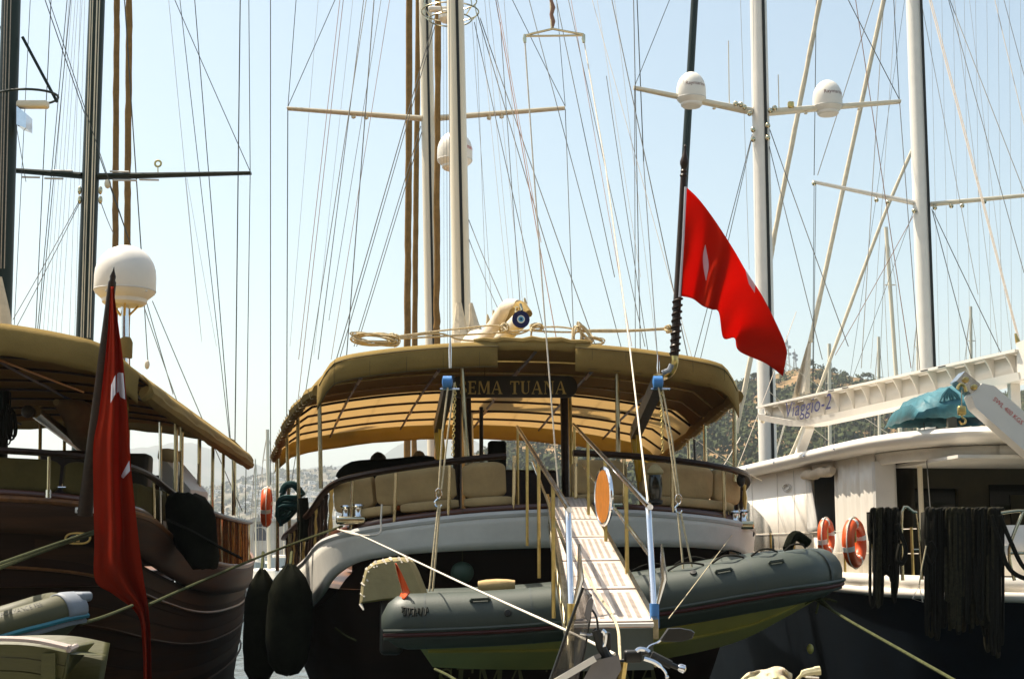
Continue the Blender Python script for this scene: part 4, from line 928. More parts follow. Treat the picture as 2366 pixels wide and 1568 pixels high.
def patch_grid(f, a0, a1, top_, bot_, m_, name, T, off=-.03):
    M().grid(lambda u, v: f(lerp(a0, a1, u), lerp(itp(top_, lerp(a0, a1, u)), itp(bot_, lerp(a0, a1, u)), v))+V((0, off, 0)), 14, 6).obj(name, m_, T, smooth=60)
LN = [.38+.035*k for k in range(11)]
patch_grid(ff, .38, .73, [(a, .24-.03*math.sin((a-.38)/.35*math.pi)+.03*(a-.38)) for a in LN], [(a, .244+.03*math.sin((a-.38)/.35*math.pi)**1.5+.03*(a-.38)) for a in LN], 'flag_white', 'crescent', FL, -.02)
patch_grid(ff, .004, .11, [(0, .655), (.05, .672), (.11, .695)], [(0, .725), (.05, .73), (.11, .735)], 'flag_white', 'star', FL, -.02)
# ================================================================ MOTORCYCLE on the quay
YB = 7.2
MB_ = thing('motorcycle', P(1400, 1560, 7.3)*0+V((.5, 7.3, 1.15)), 'dark motorcycle with smoked windscreen parked on the quay below the gangway', 'motorcycle')
def ws(a, c):
    l = [(1347, 1356), (1322, 1425), (1296, 1500), (1268, 1580), (1250, 1640)]; r_ = [(1366, 1372), (1364, 1425), (1352, 1500), (1338, 1560), (1330, 1640)]
    i = min(int(c*4), 3); f = c*4-i; p = (lerp(l[i][0], l[i+1][0], f), lerp(l[i][1], l[i+1][1], f)); q = (lerp(r_[i][0], r_[i+1][0], f), lerp(r_[i][1], r_[i+1][1], f))
    return P(lerp(p[0], q[0], a), lerp(p[1], q[1], a), YB+.35*math.sin(a*1.57)-.1)
M().grid(ws, 10, 20).obj('windscreen', 'screen_smoke', MB_, thick=.005)
M().tube([ws(0, k/20) for k in range(21)], .008, 6).obj('screen_edge', 'black_plastic', MB_)
M().tube([ws(1, k/20) for k in range(15)], .005, 6).obj('screen_edge', 'black_plastic', MB_)
hb = PP([(1372, 1452), (1385, 1470), (1400, 1500), (1420, 1528), (1450, 1524), (1490, 1506), (1510, 1516), (1545, 1532), (1566, 1541)], YB)
M().tube(smooth_path(hb, 5), .013, 8).obj('handlebar', 'black_plastic', MB_)
M().tube(PP([(1378, 1455), (1388, 1490), (1402, 1520)], YB-.05), .024, 8).obj('grip', 'black_rubber', MB_); M().tube(PP([(1505, 1512), (1550, 1535)], YB-.03), .022, 8).obj('grip', 'black_rubber', MB_)
M().lathe(P(1570, 1541, YB), (.9, 0, -.35), [(.01, -.01), (.02, 0), (.022, .025), (.01, .032)], 10).obj('bar_end', 'chrome', MB_)
M().tube(PP([(1340, 1462), (1362, 1466), (1376, 1462)], YB), .007, 6).obj('signal_stalk', 'chrome', MB_)
M().tube(smooth_path(PP([(1391, 1455), (1398, 1462), (1396, 1485), (1390, 1498)], YB-.06), 5), .012, 6).obj('clutch_lever', 'chrome', MB_)
M().tube(smooth_path(PP([(1488, 1520), (1515, 1530), (1535, 1548), (1541, 1562)], YB-.08), 5), [.012]*8+[.007]*8, 6).obj('brake_lever', 'chrome', MB_)
M().ball(P(1541, 1563, YB-.08), .011, 8, 6).obj('lever_knob', 'chrome', MB_)
M().tube(smooth_path(PP([(1470, 1503), (1478, 1498), (1492, 1500), (1500, 1505)], YB-.05), 4), .012, 6).obj('reservoir_clamp', 'chrome', MB_)
M().rbox(P(1462, 1515, YB), .09, .08, .06, .015).obj('brake_reservoir', 'black_plastic', MB_)
M().rbox(P(1400, 1480, YB), .05, .06, .09, .012).obj('switch_block', 'black_plastic', MB_)
M().tube(smooth_path(PP([(1488, 1512), (1500, 1492), (1524, 1480), (1546, 1452)], YB), 5), .006, 6).obj('mirror_stalk', 'chrome', MB_)
def mir_poly(pts, Y, m_, nm, dy=.03):
    g = M(); c = sum((P(x, y, Y) for x, y in pts), V())/len(pts); out = [P(x, y, Y) for x, y in pts]
    g.loft([[c+(p-c)*k+V((0, d, 0)) for p in out] for k, d in ((.9, -.012), (1, 0), (.85, dy), (.4, dy*1.4))]); return g.obj(nm, m_, MB_)
mir_poly([(1542, 1450), (1570, 1449), (1598, 1454), (1606, 1460), (1600, 1474), (1575, 1482), (1535, 1482), (1522, 1478)], YB, 'black_plastic', 'mirror')
mir_poly([(1360, 1440), (1368, 1410), (1372, 1385), (1366, 1376), (1356, 1390), (1350, 1420)], YB-.1, 'fairing_grey', 'mirror')
M().tube(smooth_path(PP([(1366, 1405), (1378, 1425), (1382, 1455)], YB-.05), 5), .006, 6).obj('mirror_stalk', 'black_plastic', MB_)
# fairing, tank, seat and wheels, mostly below the picture
def shell(secs, nm, m_):
    M().loft([[V((c[0]+w_*math.cos(q), c[1]+l_*math.sin(q)*.5, c[2]+h_*math.sin(q))) for q in [6.28318*j/14 for j in range(14)]] for c, w_, l_, h_ in secs]).obj(nm, m_, MB_)
bx = .52
M().loft([[P(x, y, YB+dy) for x, y in ((1372, 1525), (1430, 1512), (1436, 1545), (1405, 1600), (1340, 1640), (1330, 1600))] for dy in (-.1, .12)]).obj('fairing', 'fairing_grey', MB_, smooth=30)
M().loft([[P(x, y, YB+dy) for x, y in ((1360, 1518), (1385, 1508), (1390, 1516), (1365, 1530))] for dy in (-.12, .1)]).obj('dash_panel', 'fairing_grey', MB_, smooth=30)
M().bar(P(1265, 1585, YB-.12), P(1375, 1520, YB-.12), .02, .03).obj('trim_strip', 'white_paint', MB_, smooth=0)
for x in (1420, 1440): M().tube([P(x, 1528, YB), P(x-14, 1640, YB), V((.32, YB, 1.5))], .022, 8).obj('fork_tube', 'brass', MB_)
for cx_, cy_ in ((.28, 7.25), (1.62, 7.0)):
    c = V((cx_, cy_, 1.15+.3)); ty = M().tube([c+V((.24*math.cos(q), -.045*math.cos(q), .24*math.sin(q))) for q in [6.28318*j/28 for j in range(28)]], .06, 10, closed=True).obj('tyre', 'tyre', MB_)
    wh = M(); wh.lathe(c, (.18, .98, 0), [(.02, -.05), (.06, -.05), (.06, .05), (.02, .05)], 12)
    for k in range(6):
        q = 6.28318*k/6; wh.tube([c, c+V((.2*math.cos(q), -.04*math.cos(q), .2*math.sin(q)))], .012, 5)
    wh.obj('rim', 'steel', ty)
g = M(); g.loft([[V((x, y+w_*math.cos(q), z+h_*math.sin(q))) for q in [6.28318*j/12 for j in range(12)]] for x, y, w_, z, h_ in ((.55, 7.2, .08, 1.85, .1), (.75, 7.17, .14, 1.9, .14), (1.0, 7.13, .13, 1.86, .11), (1.2, 7.1, .14, 1.82, .06), (1.6, 7.03, .13, 1.86, .06), (1.85, 6.98, .06, 1.9, .04))]); g.obj('tank_and_seat', 'fairing_grey', MB_)
g = M(); g.rbox((.95, 7.13, 1.55), .55, .26, .4, .06); g.obj('engine', 'black_plastic', MB_)
M().tube([V((.95, 7.1, 1.5)), V((1.35, 7.08, 1.42)), V((1.62, 7.0, 1.45))], .035, 8).obj('swing_arm', 'steel', MB_)
# ================================================================ LEFT FLAG
PL = thing('flagpole', P(205, 1190, 15.2), 'dark flagstaff with pointed finial at the stern of the brown gulet', 'flagpole')
top, bt = P(259, 655, 15.5), P(196, 1190, 15.95)
M().tube([top, bt], [.045, .085], 12).obj('staff', 'varnish_dark', PL)
d = (top-bt).normalized(); M().lathe(top-d*.02, d, [(.04, 0), (.045, .03), (.03, .06), (.034, .1), (.012, .16), (.004, .2), (.001, .21)], 12).obj('finial', 'varnish_dark', PL)
FL2 = thing('flag', P(300, 1380, 15.0), 'long red flag with white crescent hanging limp beside the brown gulet stern', 'flag')
lft = [(256, 662), (250, 760), (240, 860), (228, 960), (216, 1030), (216, 1140), (218, 1250), (220, 1340), (262, 1372), (318, 1420), (330, 1500), (332, 1600)]
rgt = [(262, 662), (272, 740), (284, 830), (292, 920), (299, 1010), (303, 1080), (312, 1170), (322, 1260), (332, 1340), (342, 1400), (348, 1480), (350, 1600)]
def lf(a, c): return .10*math.sin(a*9.5+c*1.3)*(.25+c)+.05*math.sin(a*17+c*5)*(.3+c)-.02*a
ff2 = cloth(FL2, lft, rgt, 15.42, lf, 'flag_fold', 46, 90)
patch_grid(ff2, .45, .985, [(.45, .222), (.6, .208), (.8, .206), (.985, .214)], [(.45, .262), (.6, .25), (.78, .247), (.8, .262), (.985, .275)], 'flag_white', 'crescent', FL2)
patch_grid(ff2, .76, .985, [(.76, .458), (.985, .434)], [(.76, .462), (.8, .468), (.985, .462)], 'flag_white', 'star', FL2)
# ================================================================ LEFT GULET (brown varnished)
Lf = Frame((-7.05, 16.2), (-.1, .995))
TL = thing('wooden_gulet', Lf(0, 0, 0), 'brown varnished wooden gulet with dark green masts and sagging tan canopy', 'sailing boat')
halfL = [(0, 0), (.9, .05), (1.7, .2), (2.25, .5), (2.55, .95), (2.7, 1.6), (2.8, 3), (2.95, 5), (3.08, 7.5), (3.08, 12), (2.7, 17), (1.7, 21.5), (.02, 25)]
zcL = [3.34, 3.32, 3.28, 3.22, 3.16, 3.08, 2.85, 2.6, 2.45, 2.42, 2.6, 3.2, 3.6]
zbL = [2.96, 2.94, 2.9, 2.82, 2.7, 2.56, 2.35, 2.12, 2.0, 1.98, 2.1, 2.6, 3.0]
zrL = [3.88, 3.87, 3.84, 3.79, 3.72, 3.64, 3.48, 3.34, 3.25, 3.25, 3.4, 3.8, 4.2]
topL, botL, H3L, WL = gulet_hull(TL, Lf, halfL, zcL, zbL, zrL, 'hull_wood_warm', 'hull_wood', 0, (0, 0), 'varnish_gold', rail_to=14, taper=.1)
C3L = smooth_path([V((u, v, z)) for (u, v), z in zip(halfL, zcL)], 4)
swv = lambda v: max(0, min(1, 1-v/3.2))
for t_, m_ in ((.12, 'varnish_gold'), (.3, 'hull_wood_warm'), (.55, 'hull_wood_warm')):
    M().tube([WL(V((b.x*(.955-.1*t_**1.5-.05*swv(b.y))*1.012, b.y+swv(b.y)*(.16+1.5*t_**1.2)-.02, lerp(b.z+.02, -.5, t_)))) for b in botL], .02, 6).obj('rubbing_strake', m_, TL)
# planking seams of the hull side, proud planks
B3L = smooth_path([V((u, v, z)) for (u, v), z in zip(halfL, zbL)], 4)
for sgn in (1,):
    for k in range(7):
        t0, t1 = .02+k*.07, .02+(k+1)*.07-.008
        rg = []
        for b in B3L[8:40]:
            ring = []
            for t_, o_ in ((t0, 1.002), (t0, 1.006), (t1, 1.006), (t1, 1.002)):
                ring.append(WL(V((sgn*b.x*(.95-.1*t_**1.5-.05*swv(b.y))*o_, b.y+swv(b.y)*(.16+1.5*t_**1.2), lerp(b.z+.02, -.5, t_)))))
            rg.append(ring)
        M().loft(rg).obj('plank', 'hull_wood' if k % 3 else 'hull_wood_warm', TL, smooth=30)
for x in (.3, 1.0, 1.7, 2.3):
    for s_ in (-1, 1):
        p, h = on_curve(C3L, x=x), on_curve(H3L, x=x)
        a, b = Lf(s_*p.x, p.y+.03, p.z+.03), Lf(s_*h.x*.99, h.y, h.z)
        st = M().tube([a, b], .02, 8).obj('stanchion', 'steel', TL); M().tube([a, a.lerp(b, .2)], .032, 8).obj('stanchion_base', 'chrome', st)
for s_ in (1,):
    for k in range(42):
        y = 1.0+k*.3; p, h = on_curve(C3L, y=y), on_curve(H3L, y=y); a, b = Lf(s_*p.x*.98, p.y, p.z), Lf(s_*h.x*.985, h.y, h.z)
        if k % 3 == 0: M().tube([a, b], .022, 8).obj('stanchion', 'steel', TL)
        elif y > 2.6: M().tube([a, a.lerp(b, .25), a.lerp(b, .5), a.lerp(b, .75), b], [.032, .019, .034, .019, .032], 6).obj('baluster', 'brass' if k % 5 == 1 else 'varnish_gold', TL)
def stern_L(x0, x1, ins, z, n=5):
    out = []
    for k in range(n):
        x = lerp(x0, x1, k/(n-1)); p = on_curve(C3L, x=min(abs(x), 2.6)); out.append(Lf(x, p.y+ins, z+(p.z-3.34)*.7))
    return out
for x0, x1 in ((-2.4, -1.3), (-1.26, -.1), (-.06, .9), (.94, 1.75), (1.8, 2.45)): pad(stern_L(x0, x1, .3, 3.62), .16, .4, TL, 'back_cushion', 'cushion_olive', tap=.5)
for (a, b) in ((1.5, 2.4), (2.5, 3.4), (3.5, 4.4)):
    pad([Lf(2.45, a, 3.38), Lf(2.5, (a+b)/2, 3.34), Lf(2.55, b, 3.3)], .16, .38, TL, 'back_cushion', 'cushion_olive', tap=.4)
M().rbox(Lf(1.55, 3.2, 3.3), 1.1, .8, 1.5, .06, (Lf.R, Lf.F, V((0, 0, 1)))).obj('steering_console', 'varnish_dark', TL)
M().rbox(Lf(2.0, 3.6, 3.75), .7, .5, .6, .06, (Lf.R, Lf.F, V((0, 0, 1)))).obj('cockpit_seat', 'cabin_brown', TL)
pad([P(372, 1050, 20), P(414, 1054, 20)], .5, .2, TL, 'sun_pad', 'cushion')
M().prism([P(372, 1058, 21), P(380, 1060, 21), P(440, 1130, 21), P(440, 1180, 21), P(372, 1180, 21)], (0, 1.2, 0)).obj('deckhouse_side', 'grey_white', TL, smooth=0)
M().box(Lf(0, 10.5, 3.2), 4.0, 6, 1.5, (Lf.R, Lf.F, V((0, 0, 1)))).obj('deckhouse', 'varnish_dark', TL, smooth=0)
g = M(); g.rbox(P(196, 1178, 16.28), .22, .03, .065, .01); pl = g.obj('maker_plate', 'white_paint', TL)
for x in (180, 212): M().lathe(P(x, 1179, 16.26), (0, -1, 0), [(.001, 0), (.012, 0), (.01, .006), (.001, .008)], 8).obj('rivet', 'black_plastic', pl)
c = P(180, 1243, 16.35); g = M(); g.tube([c+V((.14*math.copysign(abs(math.cos(q))**.7, math.cos(q)), .0, .06*math.sin(q))) for q in [6.28318*j/24 for j in range(24)]], .014, 6, closed=True); g.obj('hawse_ring', 'brass', TL)
M().ball(c+V((0, .05, 0)), (.12, .02, .05), 12, 8).obj('hawse_hole', 'black_plastic', TL); M().lathe(c, (0, 0, 1), [(.02, -.04), (.02, .04)], 8).obj('hawse_pin', 'brass', TL)
M().tube(PP([(248, 1120), (258, 1120)], 16.1), .01, 6)
g = M(); g.tube(PP([(134, 1125), (152, 1125)], 16.1), .008, 6); g.tube(PP([(144, 1125), (144, 1117)], 16.1), .006, 6); g.obj('rail_cleat', 'chrome', TL)
# canopy
def canL(t, s, dz=0):
    cx = lerp(-7.3, -8.1, s); Y = lerp(15.9, 26.3, s); hw = lerp(2.9, 3.15, s); zc_ = lerp(5.32, 5.1, s)
    zd = lerp(.36, .42, s)*abs(t)**2.4+.22*max(0, (abs(t)-.88)/.12)**1.5
    return V((cx+t*hw, Y+.5*(max(0, abs(t)-.8)/.2)**2*(1-s)**6+t*hw*.1, zc_-zd+dz-.02*math.sin(s*18)**2*(1-abs(t))))
CL = thing('boat_canopy', Lf(0, 4, 2.5), 'olive tan canvas canopy over the stern of the brown gulet', 'canopy')
M().grid(lambda a, c: canL(a*2-1, c), 40, 24).obj('sheet', 'canvas_cover', CL, thick=.012)
def stripL(f, n, h, name, m_, d, b=.05):
    rings = []
    for k in range(n+1):
        p = f(k/n); rings.append([p+V(d)*(.03+b*math.sin(math.pi*j/5))+V((0, 0, .03-h*j/5-.01*math.sin(k*2.3)*j/5)) for j in range(6)])
    M().loft(rings, wrap=False).obj(name, m_, CL, thick=.014)
stripL(lambda k: canL(lerp(-1, .2, k), 0), 20, .16, 'valance', 'canvas', (0, -1, 0)); stripL(lambda k: canL(lerp(.2, 1, k), 0), 16, .36, 'valance', 'canvas', (0, -1, 0))
stripL(lambda k: canL(1, k), 26, .3, 'side_valance', 'canvas', (1, 0, 0), .09); stripL(lambda k: canL(lerp(-1, 1, k), 1), 24, .18, 'valance', 'canvas', (0, 1, 0))
M().tube([canL(1.02, k/16, -.1) for k in range(17)], [.09+.02*math.sin(k*1.9) for k in range(17)], 8).obj('rolled_side', 'canvas', CL)
for k in range(1, 9): M().tube([canL(-.98+1.96*j/16, k/9, -.04) for j in range(17)], .02, 6).obj('batten', 'varnish_dark', CL)
for t_ in (-.3, .25, .7): M().tube([canL(t_, k/10*.99, -.07) for k in range(11)], .02, 6).obj('ridge_pole', 'black_plastic', CL)
M().tube([canL(.25, .12, -.1), canL(.42, .5, -.1)], .014, 6).obj('cross_pole', 'brass', CL)
for x, yb, yt, Y in ((407, 1135, 970, 19.6), (420, 1140, 975, 19.9), (461, 1155, 1005, 22), (492, 1178, 1025, 24), (516, 1195, 1045, 25.8), (94, 1050, 925, 24), (150, 1060, 930, 25.5)):
    a, b = P(x-2, yb+30, Y), P(x, yt, Y); post(CL, 'canopy_post', 'steel' if x > 200 else 'brass', a, b, .03)
M().tube([P(372, 1240, 19.0), P(370, 975, 19.0)], .022, 8).obj('canopy_post', 'chrome', CL)
# dome on its post
DL = dome(None, 290, 636, 71, 143, 18.2, 'big white antenna dome on a chrome post above the brown gulet canopy', None)
M().tube([P(288, 704, 18.2), P(288, 860, 18.2), P(288, 1200, 18.2)], [.055, .055, .05], 14).obj('post', 'chrome', DL)
g = M()
for q in (0.5, 1.6, 2.7, 3.8, 5): g.tube([P(288, 712, 18.2)+V((.05*math.cos(q), .05*math.sin(q), -.1)), P(288, 704, 18.2)+V((.2*math.cos(q), .2*math.sin(q), .02))], .015, 6)
g.obj('bracket', 'brass', DL)
for x in (245, 338): M().ball(P(x, 672, 18.2-.36), .015, 8, 6).obj('dome_bolt', 'grey_white', DL)
M().lathe(P(290, 800, 18.2), (0, 0, 1), [(.09, -.15), (.09, .05), (.07, .1), (.055, .12)], 12).obj('post_boot', 'canvas', DL)
# masts
mast(TL, 26, 0, 6, 640, 22, 46, 'green_mast', None, oval=1.1); mast(TL, 224, 0, 196, 770, 29, 40, 'green_mast', None, oval=1.1)
for dx, w_ in ((-9, .012), (-4, .01), (6, .014), (12, .01)):
    a, b = P(224+dx, -200, 29-.36), P(196+dx, 780, 29-.36); M().tube([a, b], w_, 5).obj('sail_track', 'cream_alloy', TL)
for dx in (-10, -4, 4): M().tube([P(26+dx, -200, 22-.35), P(6+dx, 620, 22-.35)], .008, 5).obj('sail_track', 'wire_pale', TL)
g = M(); g.tube(PP([(0, 640), (8, 720), (14, 800)], 21.8), [.03, .1, .14], 8); g.obj('sail_head', 'furled_sail', TL)
spreader(TL, 190, 406, 20, 393, 29, 14, 10, 'green_mast'); spreader(TL, 228, 408, 580, 400, 29, 14, 7, 'green_mast')
for x0, x1, y in ((118, 168, 394), (50, 92, 409), (103, 146, 412), (254, 298, 396), (262, 316, 416), (322, 367, 415)): M().tube(PP([(x0, y), (x1, y+1)], 28.9), .022, 6).obj('strip_light', 'grey_white', TL)
g = M(); c = P(365, 378, 29); g.tube([c+V((.065*math.cos(q), 0, .065*math.sin(q))) for q in [6.28318*j/14 for j in range(14)]], .022, 6, closed=True); g.obj('horn', 'brass', TL); M().tube([c+V((0, 0, -.05)), P(365, 398, 29)], .012, 5).obj('horn_stem', 'brass', TL)
# radar and guard hoop on the aft mast
g = M(); cR = P(60, 225, 22); g.tube([cR+V((.5*math.cos(q), .4*math.sin(q), .03*math.cos(q)-.0)) for q in [6.28318*j/28 for j in range(28)]], .02, 6, closed=True); g.tube([P(52, 86, 22), P(132, 236, 22)], .026, 6); g.obj('radar_guard', 'green_mast', TL)
M().rbox(P(76, 242, 21.8), .5, .16, .12, .04).obj('radar_scanner', 'cream_alloy', TL); M().prism(PP([(38, 245), (60, 262), (60, 296), (38, 288)], 21.7), (0, .3, 0)).obj('radar_bracket', 'chrome', TL)
for x, y in ((184, 440), (184, 462), (232, 440), (232, 462), (246, 424)): M().ball(P(x, y, 28.8), (.045, .045, .09), 8, 6).obj('block', 'steel', TL)
# furled headsails
for pts, Y, wd in (([(272, -260), (270, 0), (268, 300), (266, 580), (264, 1080)], 37, 16), ([(301, -260), (299, 0), (296, 300), (294, 580), (292, 1080)], 36, 17)):
    path = smooth_path(PP(pts, Y), 14); r = wd/2*Y/FPX
    M().tube([p+V((.02*noise.noise(V((k*.31, Y, 4))), 0, 0)) for k, p in enumerate(path)], [r*(.93+.16*noise.noise(V((k*.9, Y, 2)))) for k in range(len(path))], 10).obj('furled_headsail', 'sail_cover', TL)
# main boom with bagged sail seen under the canopy
a, b = P(80, 950, 21.5), P(205, 1045, 27); M().tube([a, b], .1, 10).obj('boom', 'steel', TL)
M().tube([a.lerp(b, t)+V((.32+.12*math.sin(t*6), 0, .14)) for t in [k/8 for k in range(9)]], [.05, .16, .25, .3, .32, .32, .3, .28, .2], 10).obj('bagged_sail', 'cover_cream', TL)
M().ball(P(64, 950, 21.4), (.1, .08, .1), 10, 8).obj('boom_cap', 'wire', TL)
HK = thing('rope_hank', P(20, 1040, 19), 'dark rope hanks hanging under the brown gulet canopy', 'rope')
rnd = random.Random(9)
for k in range(9):
    x = rnd.uniform(2, 36); h = rnd.uniform(35, 60); w_ = rnd.uniform(4, 8); M().tube([P(x+w_*math.sin(q)*(1-.4*math.cos(q)), 980-h*math.cos(q)*.8, 19+.03*k) for q in [6.28318*j/18 for j in range(18)]], .012, 5, closed=True).obj('loop', 'rope_black', HK)
for x in (8, 24): M().tube([P(x, 940, 19.1), P(x, 905, 19.1)], .01, 5).obj('hanger', 'rope_black', HK)
# black canvas bundle over the side
BC = thing('covered_bundle', P(445, 1310, 19.5), 'black canvas cover draped over gear on the rail of the brown gulet', 'cover')
def bc(k):
    cx, wx, y = [(425, 22, 1140), (430, 42, 1150), (436, 52, 1170), (443, 56, 1200), (448, 54, 1235), (456, 46, 1265), (466, 38, 1288), (474, 26, 1312)][k]
    Y = 19.3; c = P(cx, y, Y); r = wx*Y/FPX
    return [c+V((r*math.cos(q)*(1+.06*math.sin(5*q+k)), .3*math.sin(q)*(1+.08*math.sin(4*q+k*2)), .02*math.sin(6*q))) for q in [6.28318*j/18 for j in range(18)]]
M().loft([bc(k) for k in range(8)]).obj('canvas', 'black_cover', BC, smooth=50)
M().tube(PP([(385, 1200), (440, 1225), (520, 1270), (560, 1290)], 18.9), .02, 6).obj('lashing', 'rope_black', BC)
# ================================================================ SMALL BOATS at lower left
DG = thing('inflatable_dinghy', P(60, 1520, 11.8), 'olive inflatable dinghy lettered PERFORMANCE FEE with pale grey bow pad', 'dinghy')
dp = smooth_path([P(-160, 1494, 11.3), P(0, 1454, 11.5), P(80, 1431, 11.6), P(138, 1413, 11.75), P(176, 1406, 11.95)], 7); rD_ = .138
M().tube(dp, [rD_*min(1, math.sqrt((len(dp)-k-.6)/3.2)) for k in range(len(dp))], 18).obj('tube', 'dinghy_olive', DG, smooth=60)
dp2 = [p+V((-.5, 1.1, -.02)) for p in dp[:-4]]; M().tube(dp2+[dp[-1]+V((-.1, .25, -.02))], rD_*.95, 14).obj('tube', 'dinghy_olive', DG, smooth=60)
def on_d(k, a, e=1.0):
    i = max(0, min(int(k), len(dp)-2)); f = k-i; p = dp[i].lerp(dp[i+1], f); t = (dp[i+1]-dp[i]).normalized(); sd = V((t.y, -t.x, 0)).normalized(); up = sd.cross(t)
    if up.z < 0: up = -up
    return p+(sd*math.cos(a)+up*math.sin(a))*rD_*e
seg = (dp[10]-dp[9]).length
text_obj('PERFORMANCE FEE', .08, lambda x, y: on_d(10.6+x/.067*1.0*.95, .8+y/rD_, 1.012), 'black_text', DG, space=1.05)
rg = []
for k in range(7):
    kk = 20.4+k*1.27; rg.append([on_d(min(kk, 27.95), a, 1.03-.12*max(0, k-4)) for a in [R_(-20+175*j/10) for j in range(11)]])
M().loft(rg, wrap=False).obj('bow_pad', 'dinghy_pad', DG, thick=.015)
M().rbox(P(172, 1378, 11.95), .24, .26, .08, .03).obj('bow_step', 'dinghy_pad', DG)
for a, m_ in ((-.35, 'tarp_plain'), (-.7, 'dinghy_pad')): M().tube([on_d(k*.5, a, 1.0) for k in range(54)], .022, 6).obj('rubbing_strake', m_, DG)
hl = [P(-160, 1535, 11.5), P(0, 1492, 11.6), P(100, 1460, 11.75), P(150, 1440, 11.95), P(185, 1424, 12.1)]
hk = [P(-160, 1620, 12.0), P(0, 1560, 12.1), P(100, 1515, 12.15), P(150, 1470, 12.15), P(187, 1430, 12.15)]
M().loft([smooth_path(hl, 5), smooth_path(hk, 5), smooth_path([V((p.x, 2*12.15-p.y, p.z)) for p in hl], 5)], wrap=False).obj('hull', 'dinghy_olive', DG)
SK = thing('wooden_skiff', P(40, 1568, 9.6), 'old wooden skiff with worn pale gunwale and olive plank sides', 'rowing boat')
gt = [P(-260, 1500, 9.3), P(-100, 1484, 9.3), P(0, 1480, 9.3), P(80, 1484, 9.3), P(158, 1500, 9.3)]
gb = [p+V((0, 1.0, .0)) for p in gt]; gb[-1] = P(176, 1492, 9.7)
for k in range(5):
    y0, y1 = k*30, k*30+27
    rows = []
    for i, p in enumerate(smooth_path(gt, 4)):
        f = i/16; dx = -(k*.03+.0)*f*.6
        rows.append([p+V((dx, .01*k+.0, -.02-y0*9.3/FPX)), p+V((dx, .01*k-.012, -.02-y0*9.3/FPX)), p+V((dx-.018*f, .01*k-.004, -.02-y1*9.3/FPX)), p+V((dx-.018*f, .01*k+.012, -.02-y1*9.3/FPX))])
    M().loft(rows).obj('plank', 'skiff_paint', SK, smooth=20)
for i in range(2):
    a, b = smooth_path(gt, 6), smooth_path(gt, 6)
    M().loft([[p+V((0, -.03+i*.05, .0)), p+V((0, .015+i*.05, .006)), p+V((0, .015+i*.05, .028)), p+V((0, -.03+i*.05, .02))] for p in a]).obj('gunwale_plank', 'skiff_rail', SK, smooth=20)
cA = gt[-1]; M().loft([[cA, P(176, 1492, 9.75), P(176, 1492, 9.75)+V((0, .4, 0))], [P(148, 1568, 9.32), P(150, 1560, 9.7), P(150, 1560, 10.1)], [P(110, 1640, 9.35), P(115, 1640, 9.7), P(115, 1640, 10.1)]], wrap=False).obj('bow_side', 'skiff_paint', SK, thick=.02)
M().tube([cA, P(176, 1492, 9.8)], .02, 6).obj('stem_cap', 'skiff_rail', SK); M().bar(P(113, 1508, 9.27), P(110, 1640, 9.27), .09, .02, (0, 1, 0)).obj('rib', 'skiff_paint', SK)
M().loft([[p+V((0, .02, -.03)) for p in smooth_path(gt, 4)], [p+V((0, .9, -.1)) for p in smooth_path(gt, 4)]], wrap=False).obj('thwart', 'skiff_paint', SK)
M().loft([[p+V((0, .95, -.02)) for p in smooth_path(gt, 4)], [p+V((-.05, .85, -.6)) for p in smooth_path(gt, 4)]], wrap=False).obj('far_side', 'skiff_paint', SK, thick=.02)
# ================================================================ MOORING LINES
def line(label, pts, r, m_, sg=None):
    q = [P(*p) for p in pts]
    path = smooth_path(q, 8) if len(q) > 2 else sag(q[0], q[1], sg or .03)
    g = M(); g.tube(path, r, 6); t = g.obj('mooring_line', m_, origin=path[-1]); tag(t, label, 'rope'); return t
line('thick mooring line running through the hawse ring of the brown gulet', [(228, 1228, 16.3), (110, 1268, 14), (-20, 1318, 11.5)], .02, 'rope_green')
line('thinner of the two mooring lines leaving the hawse ring of the brown gulet', [(228, 1222, 16.3), (110, 1262, 13.9), (-20, 1308, 11.4)], .014, 'rope_green')
line('green spring line from the hanging flag to the white-sterned gulet', [(345, 1396, 13.8), (420, 1362, 15), (560, 1302, 17.2), (660, 1262, 19), (790, 1215, 17.2)], .016, 'rope_green')
line('rope from the olive dinghy bow to the brown gulet', [(186, 1440, 12.1), (240, 1424, 13), (306, 1398, 14.9)], .016, 'rope_green')
line('bright white mooring line slanting from the white stern to the quay', [(790, 1225, 17.2), (835, 1237, 16.6), (1080, 1352, 12.2), (1312, 1457, 9.0), (1420, 1510, 7.9)], .0085, 'rope_white')
line('short white rope tail made fast above the white stern', [(882, 1165, 17.0), (880, 1200, 16.9), (876, 1232, 16.8), (832, 1236, 16.65), (780, 1222, 17.3)], .011, 'rope_white')
line('green mooring line running from under the grey tender bow past the navy hull', [(1885, 1385, 14.2), (1960, 1432, 13.2), (2080, 1500, 11.8), (2200, 1568, 10.5), (2300, 1625, 9.6)], .014, 'rope_green')
line('thin cord from the white stern corner to the gangway foot', [(1694, 1232, 18.0), (1620, 1330, 12.5), (1545, 1428, 9.6)], .004, 'rope_pale')
line('thin rope draped over the gangway treads to the motorcycle', [(1330, 1285, 10.4), (1375, 1362, 9.6), (1422, 1435, 8.8), (1432, 1500, 8.0), (1434, 1600, 7.6)], .009, 'rope_pale')
line('rope end trailing in the water under the white stern', [(775, 1450, 18.4), (800, 1468, 18), (822, 1478, 17.6)], .012, 'rope_green')
line('yellowish rope end under the grey tender', [(1005, 1545, 12), (1040, 1562, 11.5), (1080, 1590, 11)], .012, 'rope_green')
g = M(); c = P(1896, 1382, 14.2)
